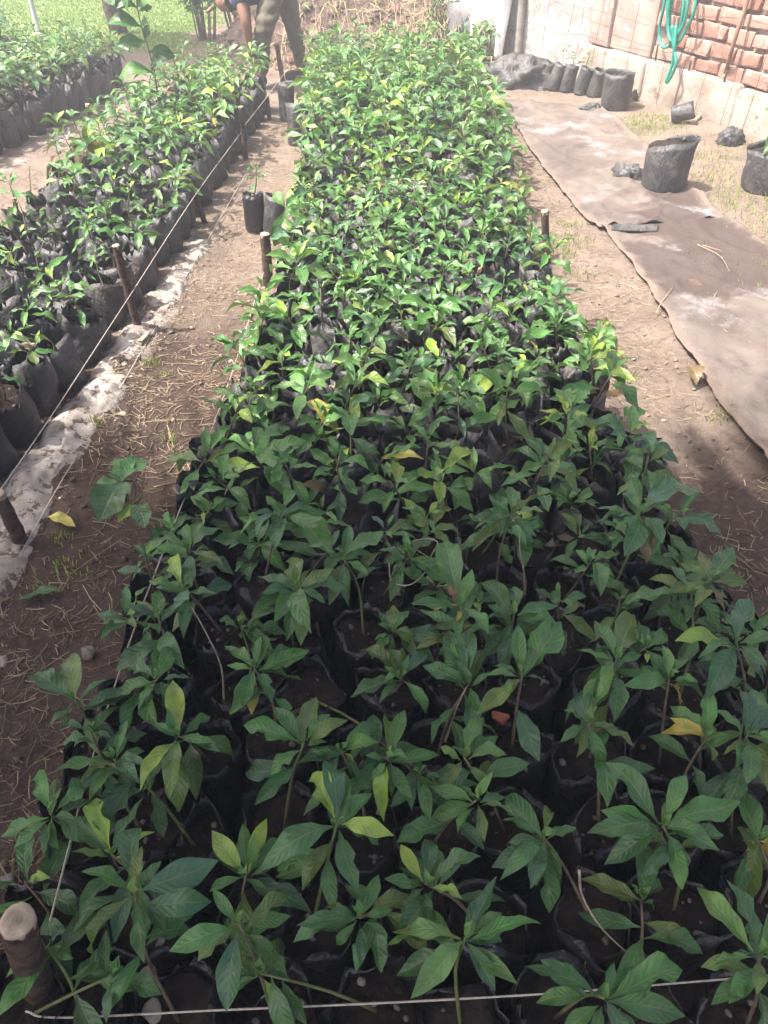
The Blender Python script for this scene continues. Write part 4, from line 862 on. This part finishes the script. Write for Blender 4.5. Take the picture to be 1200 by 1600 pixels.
stone(302, 102, .022, 11, 'white stone on the far path near the person')
M_RED = mat_rough('terracotta', (0.30, 0.085, 0.05), (0.42, 0.15, 0.09), 30, 0.95, 0.6, 0.006)
stone(782, 1124, 0.022, 12, 'crumbled red brick fragment in a bag of the foreground', 0.185, M_RED)
for px0, py0, px1, py1, w, l in ((112, 672, 152, 628, .028, 'pale broken board beside the lower string of the left bed'), (222, 546, 236, 530, .018, 'short pale chip of board at the left bed stake')):
    a, b = at(px0, py0), at(px1, py1); mid = (a + b) / 2; L = (b - a).length; v, f = box((0, 0, 0), L, w, 0.008, 0.003)
    o = obj('broken_board', bevelled(v, f, 0.002, 'broken_board', M_CONC, 1), None, (mid.x, mid.y, gz(mid.x, mid.y) + 0.018), (0.1, 0.05, math.atan2(b.y - a.y, b.x - a.x))); tag(o, l, 'board')
M_ROOT = mat_rough('pale_root', (0.22, 0.17, 0.12), (0.36, 0.29, 0.21), 80, 0.8, 0.3, 0.001)
stick('curled_root', [at(608, 880, .29), at(612, 908, .27), at(640, 914, .30), at(665, 893, .27), at(674, 868, .31), at(684, 848, .33), at(668, 842, .30), at(645, 846, .32), at(650, 858, .28), at(672, 872, .30)], (0.0015, 0.0008), M_ROOT, 'curled pale root looping over the leaves in the middle bed', 'root', 40, .1, 6)
for pts, l in (([at(905, 1360, .33), at(910, 1400, .28), at(940, 1450, .25), at(992, 1500, .21)], 'thin dry stalk bent over the open bag on the right'),
               ([at(1090, 382, .03), at(1125, 400, .03), at(1140, 425, .025)], 'bent stick lying on the woven sheet'), ([at(1098, 383, .03), at(1128, 392, .03)], 'straight pale stick on the spilled soil'),
               ([at(1025, 490, .02), at(1035, 470, .03), at(1052, 448, .02)], 'thin pale stem at the sheet edge on the right path'),
               ([at(820, 930, .20), at(818, 890, .27), at(812, 860, .32), at(813, 830, .36)], 'bare pale stem curving up between bags in the middle'),
               ([at(695, 1160, .20), at(712, 1110, .26), at(728, 1075, .33)], 'bare slanting stem beside the orange dry leaf'),
               ([at(350, 1095, .19), at(345, 1040, .25), at(320, 985, .31), at(300, 950, .36)], 'long bare reddish stem at the left of the foreground')):
    stick('dry_stem', pts, (0.0021, 0.0010), M_TWIG, l, 'stick', 18, .1, 6)

# ------------------------------------------------------------------ straw, clods, grass
def strips(buf, P, ang, L, w, bend, colr, rise=0.004):
    d = Vector((math.cos(ang), math.sin(ang), 0)); s = Vector((-d.y, d.x, 0)); V = []
    for i, t in enumerate((-0.5, 0.0, 0.5)):
        q = P + d * (L * t) + s * (bend * (1 - 4 * t * t)); q.z = gz(q.x, q.y) + 0.003 + rise * (i != 1) * U(-0.2, 1.2) + P.z
        V += [q - s * w, q + s * w, q + Vector((0, 0, w * 1.4))]
    F = []
    for i in (0, 3): F += [(i, i + 3, i + 5, i + 2), (i + 1, i + 2, i + 5, i + 4)]
    buf.add(V, F, colr)
sw = Buf()
def straw_at(x, y, z=0.0):
    k = R.random(); sf_ = U(.45, 1.15); colr = (0.32 * sf_, 0.25 * sf_, 0.165 * sf_) if k < 0.62 else ((0.17, 0.115, 0.085) if k < 0.93 else (0.20, 0.17, 0.09))
    L = (0.010 + 0.06 * R.random() ** 2.2) * (2.2 if R.random() < .06 else 1); strips(sw, Vector((x, y, z)), U(0, 6.28), L, U(.0004, .0012), R.gauss(0, .06) * L, colr)
n = 0
while n < 5600:
    y = U(0.2, 5.6); x = U(lbed_r(y) if y > 1.4 else -1.3, cbed_l(y) + 0.03)
    if y < 1.2: x = U(-1.0, cbed_l(y))
    dens = 0.25 + 0.75 * sstep(0.05, 0.5, noise.noise(Vector((x * 3.3, y * 2.2, 4))) + 0.25) * (1 if y < 3 else 0.5) + (0.6 if x > cbed_l(y) - 0.25 and 1.4 < y < 2.6 else 0)
    if R.random() < dens: straw_at(x, y); n += 1
n = 0
while n < 3000:
    y = U(0.7, 5.0); x = cbed_r(y) + U(-0.03, 0.55 if y < 3 else 0.3)
    if R.random() < 0.2 + 0.8 * sstep(0.0, 0.45, noise.noise(Vector((x * 3.1, y * 2.6, 9))) + 0.2): straw_at(x, y); n += 1
for i in range(700): straw_at(U(1.1, 2.3), U(2.0, 6.0), 0.012 if False else 0.004)
for i in range(900):
    y = U(2.5, 5.8); straw_at(lbed_l(y) - U(0.02, 0.45), y)
tag(obj('straw_litter', sw.mesh('straw_litter', M_STRAW)), 'dry straw and root bits strewn over the paths', 'straw', kind='stuff')
cb = Buf()
CL = [lump(1, s, 1, (1, .8, .6), .9, 1.1) for s in range(12)]
def clod(x, y, r, c, zb=None):
    v, f = R.choice(CL); a = U(0, 6.28); M = Matrix.Rotation(a, 3, 'Z'); z0 = gz(x, y) if zb is None else zb
    cb.add([M @ q * r + Vector((x, y, z0 + r * .25)) for q in v], f, c)
for i in range(2300):
    if i % 3 == 1:
        y = U(0.2, 3.4); x = U(-1.25 if y < 1.6 else lbed_r(y) - .02, cbed_l(y) + .02)
    else: y = U(0.8, 6.2); x = cbed_r(y) + abs(R.gauss(0, .5))
    li = lime_mask(x, y) if x < -.5 else 0
    c = (0.50, 0.45, 0.40) if R.random() < li * 0.5 + 0.006 else ((0.10, 0.065, 0.052) if y < 1.9 else (0.22, 0.16, 0.125))  # near crumbs darker, matching the shade painted into the ground
    clod(x, y, abs(R.gauss(0, .0038)) + .002, tuple(k * U(.8, 1.2) for k in c))
for i in range(900):
    x = U(-1.5, 1.3); y = U(6.6, 8.4); z = bank_z(x, y); clod(x, y, abs(R.gauss(0, .022)) + .006, tuple(k * U(.7, 1.3) for k in (0.16, 0.11, 0.085)), z)
PL = [lump(1, s + 30, 2, (1, .7, .22), .8, 1.4) for s in range(8)]
for i in range(1900):
    y = U(1.0, 3.5); x = lbed_r(y) + 0.05 + R.gauss(0, .065); k = U(.42, .9)
    if noise.noise(Vector((x * 7, y * 5, 2))) < -0.1: continue
    if i % 8: clod(x, y, .002 + .004 * R.random() ** 2, (.38 * k, .33 * k, .28 * k))
    else:
        v, f = R.choice(PL); M = Matrix.Rotation(U(0, 6.28), 3, 'Z') @ Matrix.Rotation(U(-.3, .3), 3, 'X'); r = .006 + .015 * R.random() ** 1.6; z0 = gz(x, y)
        cb.add([M @ q * r + Vector((x, y, z0 + r * .08)) for q in v], f, (.40 * k, .35 * k, .30 * k))
tag(obj('soil_crumbs', cb.mesh('soil_crumbs', M_CLOD)), 'crumbs and clods of earth on the paths and the bank', 'clods', kind='stuff')

def blades(name, pts, hmin, hmax, w, cols, label, bendk=0.5, cat='grass', mat=None):
    n = len(pts); P = np.array([tuple(p) for p in pts], dtype=np.float32); rs = np.random.RandomState(n % 1000 + 3)
    a = rs.uniform(0, 2 * np.pi, n); h = rs.uniform(hmin, hmax, n); ww = w * rs.uniform(.6, 1.3, n); b = rs.uniform(.1, 1, n) * bendk * h; a2 = rs.uniform(0, 2 * np.pi, n)
    sx, sy = np.cos(a) * ww, np.sin(a) * ww; bx, by = np.cos(a2) * b, np.sin(a2) * b; V = np.zeros((n, 5, 3), np.float32)
    V[:, 0] = P - np.stack([sx, sy, 0 * sx], 1); V[:, 1] = P + np.stack([sx, sy, 0 * sx], 1); mid = P + np.stack([bx * .35, by * .35, h * .6], 1)
    V[:, 2] = mid + np.stack([sx, sy, 0 * sx], 1) * .8; V[:, 3] = mid - np.stack([sx, sy, 0 * sx], 1) * .8; V[:, 4] = P + np.stack([bx, by, h], 1)
    F = []
    for i in range(n): k = i * 5; F += [(k, k + 1, k + 2, k + 3), (k + 3, k + 2, k + 4)]
    ci = rs.randint(0, len(cols), n); f = rs.uniform(.75, 1.25, n)[:, None]; C = np.repeat(np.array(cols)[ci] * f, 5, axis=0)
    o = obj(name, mesh(name, V.reshape(-1, 3), F, mat or M_BLADE, True, None, C)); return tag(o, label, cat, kind='stuff')
GR = [(0.13, 0.23, 0.05), (0.18, 0.28, 0.07), (0.11, 0.19, 0.045), (0.27, 0.31, 0.12)]
pts = []
while len(pts) < 60000:
    x = U(-6.2, -1.3); y = 7.2 + 5.8 * R.random() ** 1.25
    if sstep(-1.35, -1.75, x + 0.25 * noise.noise(Vector((x, y, 0)) * 1.5)) * sstep(7.3, 7.9, y + 0.3 * noise.noise(Vector((x * 2, y, 3)))) > R.random(): pts.append((x, y, gz(x, y)))
blades('lawn_grass', pts, .008, .024, .0045, GR, 'bright mown grass of the lawn beyond the far left beds', 1.3)
pts = []
def tuft(cx, cy, rad, n):
    for i in range(n): a = U(0, 6.28); rr = rad * math.sqrt(R.random()); x, y = cx + math.cos(a) * rr * 1.3, cy + math.sin(a) * rr; pts.append((x, y, gz(x, y)))
for px, py, rad, n in ((985, 208, .16, 420), (1030, 200, .14, 300), (1010, 190, .1, 150), (1130, 285, .16, 260), (1160, 320, .16, 260), (1110, 250, .12, 120), (1180, 360, .15, 200), (885, 380, .10, 150), (905, 430, .06, 60), (925, 510, .07, 60), (955, 590, .08, 60),
                       (70, 905, .07, 60), (120, 880, .06, 30), (95, 845, .03, 25), (225, 540, .04, 30), (265, 690, .02, 25), (345, 270, .06, 80), (240, 570, .03, 40), (1150, 640, .05, 60), (1130, 655, .04, 40), (310, 65, .3, 700), (290, 90, .25, 400), (340, 90, .2, 200), (150, 672, .02, 30), (255, 590, .02, 20), (895, 350, .06, 60), (1195, 420, .06, 80), (900, 130, .06, 90), (880, 400, .05, 50)):
    C = at(px, py); tuft(C.x, C.y, rad, n)
for i in range(2400):
    x, y = U(1.25, 2.3), U(2.6, 5.6)
    if noise.noise(Vector((x * 3, y * 3, 6))) > 0.05: pts.append((x, y, gz(x, y)))
blades('weed_grass', pts, .010, .034, .0016, [(0.20, 0.27, 0.07), (0.27, 0.30, 0.10), (0.13, 0.22, 0.05), (0.36, 0.31, 0.15)], 'sparse weedy grass tufts along the paths and by the wall', 0.9)
# dry stalks and hanging grass over the bank
db = Buf()
for i in range(1100):
    x = U(-0.9, 1.0) if i % 4 else U(0.3, 0.85); y = U(6.9, 8.2); z = bank_z(x, y) + U(0, .05); L = U(.10, .42); a = U(0, 6.28) if R.random() < .4 else U(4.2, 5.2)
    d = Vector((math.cos(a), math.sin(a), 0)); p0 = Vector((x, y, z)); p1 = p0 + d * L * .5 + Vector((0, 0, U(-.04, .05))); p2 = p0 + d * L + Vector((0, 0, U(-.28, .0) * L * 2)); w = U(.0012, .003); s_ = Vector((-d.y, d.x, 0)) * w
    p2.z = max(p2.z, bank_z(p2.x, p2.y) + .004); p1.z = max(p1.z, bank_z(p1.x, p1.y) + .01); c = (0.42, 0.33, 0.19) if R.random() < .7 else (0.27, 0.19, 0.12); c = tuple(q * U(.75, 1.2) for q in c)
    db.add([p0 - s_, p0 + s_, p1 + s_, p1 - s_, p2 + s_ * .4, p2 - s_ * .4, p1 + Vector((0, 0, w * 1.5))], [(0, 1, 2, 3), (3, 2, 4, 5), (0, 6, 1), (3, 6, 5), (2, 4, 6)], c)
tag(obj('dry_grass', db.mesh('dry_grass', M_STRAW)), 'dry grass and dead stalks tumbling down the soil bank', 'dry grass', kind='stuff')

# ------------------------------------------------------------------ behind: shrubs, tree, pole
def shrub(name, P, H, rad, ns, nl, label, cols='ggmd', ll=.09, upright=True, cat='shrub'):
    root = empty(name, P, label, cat); tips = []; lb = Buf()
    for i in range(ns):
        a = U(0, 6.28); k = rad * math.sqrt(R.random()); b = Vector((math.cos(a) * k * .35, math.sin(a) * k * .35, -0.03)); t = Vector((math.cos(a) * k, math.sin(a) * k, H * U(.6, 1.0)))
        pp = curve_pts([b, b.lerp(t, .5) + Vector((U(-.04, .04), U(-.04, .04), 0.04)), t], 6); stem_obj(root, pp, .007, .003, M_STEM); tips += pp[2:]
    for i in range(nl):
        p = R.choice(tips) + Vector((U(-.06, .06), U(-.06, .06), U(-.05, .06))); a = U(0, 6.28); e = U(-.5, .7); d = Vector((math.cos(a) * math.cos(e), math.sin(a) * math.cos(e), math.sin(e)))
        V, F, UV = R.choice(LEAF_LO); Mx = np.array(leaf_matrix(p, p + d * ll * U(.6, 1.2), U(-.4, .4), U(.35, .5))); lb.add([Vector(q) for q in (V @ Mx[:3, :3].T + Mx[:3, 3])], F, tint(R.choice(cols)), UV)
    o = obj('foliage', lb.mesh('foliage', M_LEAFS), root); o['kind'] = 'stuff'; return root
def gp(px, py): p = at(px, py); p.z = gz(p.x, p.y); return p
shrub('leafy_shrub', gp(322, 62), .95, .24, 16, 420, 'leafy upright shrub at the lawn edge behind the person', 'mgml', .10)
shrub('thin_shrub', gp(372, 62), .8, .18, 14, 40, 'nearly leafless shrub of grey stalks behind the bending person', 'go', .07)
shrub('broad_leaf_plant', Vector((-0.55, 7.75, bank_z(-0.55, 7.75))), .45, .12, 5, 26, 'light green broad leaved plant on the bank right of the person', 'mlm', .16, cat='plant')
shrub('climbing_weed', Vector((0.52, 7.2, bank_z(0.52, 7.2))), .35, .10, 6, 70, 'green weed climbing the right end of the soil bank', 'ggm', .06, cat='plant')
shrub('wall_weed', gp(762, 100), .32, .12, 8, 80, 'weed growing between the tarpaulin and the black plastic heap', 'ggml', .07, cat='plant')
tr = empty('shade_tree', gp(186, 52), 'tree on the lawn of which only the short trunk shows behind the tall sapling', 'tree')
v, f = tube(curve_pts([(0, 0, -.05), (-.02, -.05, .5), (-.08, -.2, 1.3), (-.45, -.7, 2.1), (-.8, -1.1, 2.7)], 16), [.085 - .0035 * i for i in range(16)], 14, True, .25); obj('trunk', mesh('trunk', v, f, M_BARK), tr)
for i in range(7):
    a = U(0, 6.28); v, f = tube(curve_pts([(-.45, -.7, 2.1), (-.8 + math.cos(a) * .3, -1 + math.sin(a) * .3, 2.5), (-.9 + math.cos(a) * .65, -1.1 + math.sin(a) * .6, 2.8 + U(0, .3))], 8), [.03 - .003 * k for k in range(8)], 6); obj('limb', mesh('limb', v, f, M_BARK), tr)
lb = Buf()
for i in range(2600):
    a = U(0, 6.28); k = R.random() ** .5; p = Vector((-.95 + math.cos(a) * k * .75, -1.15 + math.sin(a) * k * .75, 2.95 + U(-.4, .45) * (1 - .5 * k))); e = U(-.6, .5); a2 = U(0, 6.28); d = Vector((math.cos(a2) * math.cos(e), math.sin(a2) * math.cos(e), math.sin(e)))
    V, F, UV = R.choice(LEAF_LO); Mx = np.array(leaf_matrix(p, p + d * U(.09, .17), U(-.5, .5), .5)); lb.add([Vector(q) for q in (V @ Mx[:3, :3].T + Mx[:3, 3])], F, tint(R.choice('ggd')), UV)
o = obj('crown', lb.mesh('crown', M_LEAFS), tr); o['kind'] = 'stuff'
M_GALV = mat_rough('galvanised_pipe', (0.42, 0.44, 0.46), (0.58, 0.60, 0.62), 20, 0.45, 0.1, 0.002, spec=0.5)
P0 = gp(68, 80); stick('metal_pole', [P0, P0 + Vector((-.01, .02, .6)), P0 + Vector((-.03, 0, 1.9))], .02, M_GALV, 'grey metal pipe standing at the edge of the lawn', 'pole', 8, 0, 10)

# ------------------------------------------------------------------ the person bending over the far end of the left bed
M_SKIN = mat_rough('skin', (0.17, 0.085, 0.055), (0.22, 0.115, 0.078), 12, 0.55, 0.1, 0.002)
M_TROU = mat_rough('olive_trousers', (0.075, 0.068, 0.046), (0.115, 0.104, 0.075), 14, 0.9, 0.5, 0.012)
M_SHIRT = mat_rough('navy_shirt', (0.022, 0.028, 0.06), (0.04, 0.05, 0.095), 14, 0.9, 0.4, 0.010)
M_SHIRTL = mat_rough('blue_collar', (0.14, 0.19, 0.34), (0.20, 0.26, 0.42), 14, 0.9, 0.3, 0.008)
M_HAIR = mat_rough('dark_hair', (0.008, 0.007, 0.007), (0.02, 0.017, 0.015), 90, 0.8, 0.8, 0.004)
M_SHOE = mat_rough('dark_shoe', (0.02, 0.018, 0.017), (0.05, 0.045, 0.04), 30, 0.7, 0.3, 0.003)
PB = at_y(412, 130, 6.3); PB.z = gz(PB.x, PB.y)
person = empty('person', PB, 'person in navy shirt and olive trousers bending down at the far end of left bed', 'person')
def J(px, py, Y): return at_y(px, py, Y) - PB
def skinned(name, joints, edges, mat, root=0, sub=2, wrinkle=0.0):
    me = bpy.data.meshes.new(name); me.from_pydata([j[0] for j in joints], edges, []); o = bpy.data.objects.new(name, me); COL.objects.link(o)
    sk = o.modifiers.new('skin', 'SKIN'); sk.use_smooth_shade = True
    for i, j in enumerate(joints):
        s = me.skin_vertices[0].data[i]; rr = j[1]; s.radius = rr if isinstance(rr, tuple) else (rr, rr); s.use_root = (i == root)
    ss = o.modifiers.new('sub', 'SUBSURF'); ss.levels = sub; ss.render_levels = sub
    dg = bpy.context.evaluated_depsgraph_get(); nm = bpy.data.meshes.new_from_object(o.evaluated_get(dg)); bpy.data.objects.remove(o); nm.name = name
    nm.materials.clear(); nm.materials.append(mat); nm.polygons.foreach_set('use_smooth', [True] * len(nm.polygons))
    if wrinkle:
        for v in nm.vertices: v.co += v.normal * (wrinkle * noise.noise(Vector((v.co.x * 9, v.co.y * 9, v.co.z * 26))) + wrinkle * .6 * noise.noise(v.co * 30))
    return obj(name, nm, person)
hipN, kneeN, ankN = J(428, -20, 6.36), J(411, 50, 6.16), J(408, 118, 6.30)
hipF, kneeF, ankF = J(444, -22, 6.52), J(459, 48, 6.46), J(471, 106, 6.62)
pel, bel, chs, nek = J(440, -38, 6.45), J(414, -30, 6.38), J(386, -16, 6.32), J(366, -8, 6.30); hed = J(350, 3, 6.26)
shN, elN, wrN, haN = J(374, -4, 6.20), J(384, 36, 6.12), J(390, 72, 6.16), J(391, 84, 6.17)
shF, elF, wrF, haF = J(380, -14, 6.45), J(386, 34, 6.42), J(391, 74, 6.36), J(392, 86, 6.34)
footN, footF = ankN + Vector((-.09, -.08, -.035)), ankF + Vector((-.08, -.09, -.03))
body = [(pel, .095), (bel, .095), (chs, (.10, .12)), (nek, .045), (hed, .072), (J(342, 13, 6.22), .045), (hipN, .075), (kneeN, .05), (ankN, .034), (hipF, .075), (kneeF, .05), (ankF, .034),
        (shN, .044), (elN, .034), (wrN, .024), (haN, (.034, .018)), (shF, .042), (elF, .033), (wrF, .024), (haF, (.034, .018)), (footN, .03), (footF, .03)]
skinned('body', body, [(0, 1), (1, 2), (2, 3), (3, 4), (4, 5), (0, 6), (6, 7), (7, 8), (8, 20), (0, 9), (9, 10), (10, 11), (11, 21), (2, 12), (12, 13), (13, 14), (14, 15), (2, 16), (16, 17), (17, 18), (18, 19)], M_SKIN)
for ha, wr_ in ((haN, wrN), (haF, wrF)):
    d = (ha - wr_).normalized(); side = Vector((0.35, 1, 0)); side = (side - d * side.dot(d)).normalized(); pal = d.cross(side)
    for k, (o_, L) in enumerate(((-.026, .058), (-.009, .070), (.009, .066), (.026, .052))):
        a = ha + side * o_; v, f = tube(curve_pts([a - d * .02, a + d * L * .35 + pal * .008, a + d * L * .75 + pal * .022, a + d * L * .9 + pal * .036], 6), [.0095, .0095, .009, .0085, .0075, .005], 7); obj('finger', mesh('finger', v, f, M_SKIN), person)
    a = ha - side * .026 - d * .03; v, f = tube(curve_pts([a, a - side * .026 + d * .02 + pal * .012, a - side * .022 + d * .05 + pal * .03], 6), [.012, .011, .010, .0095, .008, .005], 7); obj('thumb', mesh('thumb', v, f, M_SKIN), person)
fc = Buf(); fd = (J(342, 13, 6.22) - hed).normalized()
v, f = tube([hed + fd * .05 + Vector((-.045, -.02, .0)), hed + fd * .06 + Vector((-.085, -.04, -.02))], [.016, .008], 7); fc.add(v, f)
v, f = lump(.022, 3, 2, (.6, .4, 1), .1); fc.add([q + hed + Vector((.01, -.075, .0)) for q in v], f); obj('face_features', fc.mesh('face_features', M_SKIN), person)
hv, hf = lump(.088, 9, 3, (1.08, 1.0, .95), .06); obj('hair', mesh('hair', [q + hed + Vector((.018, .01, .012)) - fd * .022 for q in hv], hf, M_HAIR), person)
kk = .022
skinned('trousers', [(pel, .125), (hipN.lerp(pel, .2), .110), (hipN.lerp(kneeN, .5), .086), (kneeN, .066), (kneeN.lerp(ankN, .5), .056), (ankN, .050), (hipF.lerp(pel, .2), .110), (hipF.lerp(kneeF, .5), .080), (kneeF, .060), (kneeF.lerp(ankF, .5), .052), (ankF, .047), (bel.lerp(pel, .6), .115)],
        [(0, 1), (1, 2), (2, 3), (3, 4), (4, 5), (0, 6), (6, 7), (7, 8), (8, 9), (9, 10), (0, 11)], M_TROU, 0, 3, .013)
skinned('shirt', [(chs, (.125, .14)), (bel, .125), (bel.lerp(pel, .55), .132), (nek.lerp(chs, .25), .075), (shN, .075), (shN.lerp(elN, .42), .064), (shF, .075), (shF.lerp(elF, .45), .06)],
        [(0, 1), (1, 2), (0, 3), (0, 4), (4, 5), (0, 6), (6, 7)], M_SHIRT, 0, 2, .012)
skinned('sleeve_panel', [(shN + Vector((-.02, -.01, .02)), .072), (shN.lerp(chs, .5) + Vector((-.03, -.03, 0)), .085), (nek + Vector((0, 0, -.01)), .06)], [(0, 1), (1, 2)], M_SHIRTL, 0, 2, .008)
for ft, an in ((footN, ankN), (footF, ankF)):
    skinned('shoe', [(an + Vector((.03, .03, -.03)), .042), (an.lerp(ft, .5) + Vector((0, 0, -.02)), .045), (ft + Vector((-.03, -.03, -.01)), .038)], [(0, 1), (1, 2)], M_SHOE, 0, 2)

# ------------------------------------------------------------------ thin volume added to imitate a veil of lens glare
hv, hf = box((0, 25, 1.9), 130, 140, 5.8)
hz = bpy.data.materials.new('glare_haze'); hz.use_nodes = True; ht = hz.node_tree; ht.nodes.remove(ht.nodes['Principled BSDF'])
pvn = ht.nodes.new('ShaderNodeVolumePrincipled'); pvn.inputs['Color'].default_value = (0.95, 0.96, 0.97, 1); pvn.inputs['Density'].default_value = GLARE; pvn.inputs['Anisotropy'].default_value = 0.0
ht.links.new(pvn.outputs[0], ht.nodes['Material Output'].inputs['Volume'])
tag(obj('glare_haze', mesh('glare_haze', hv, hf, hz, False)), kind='stuff')
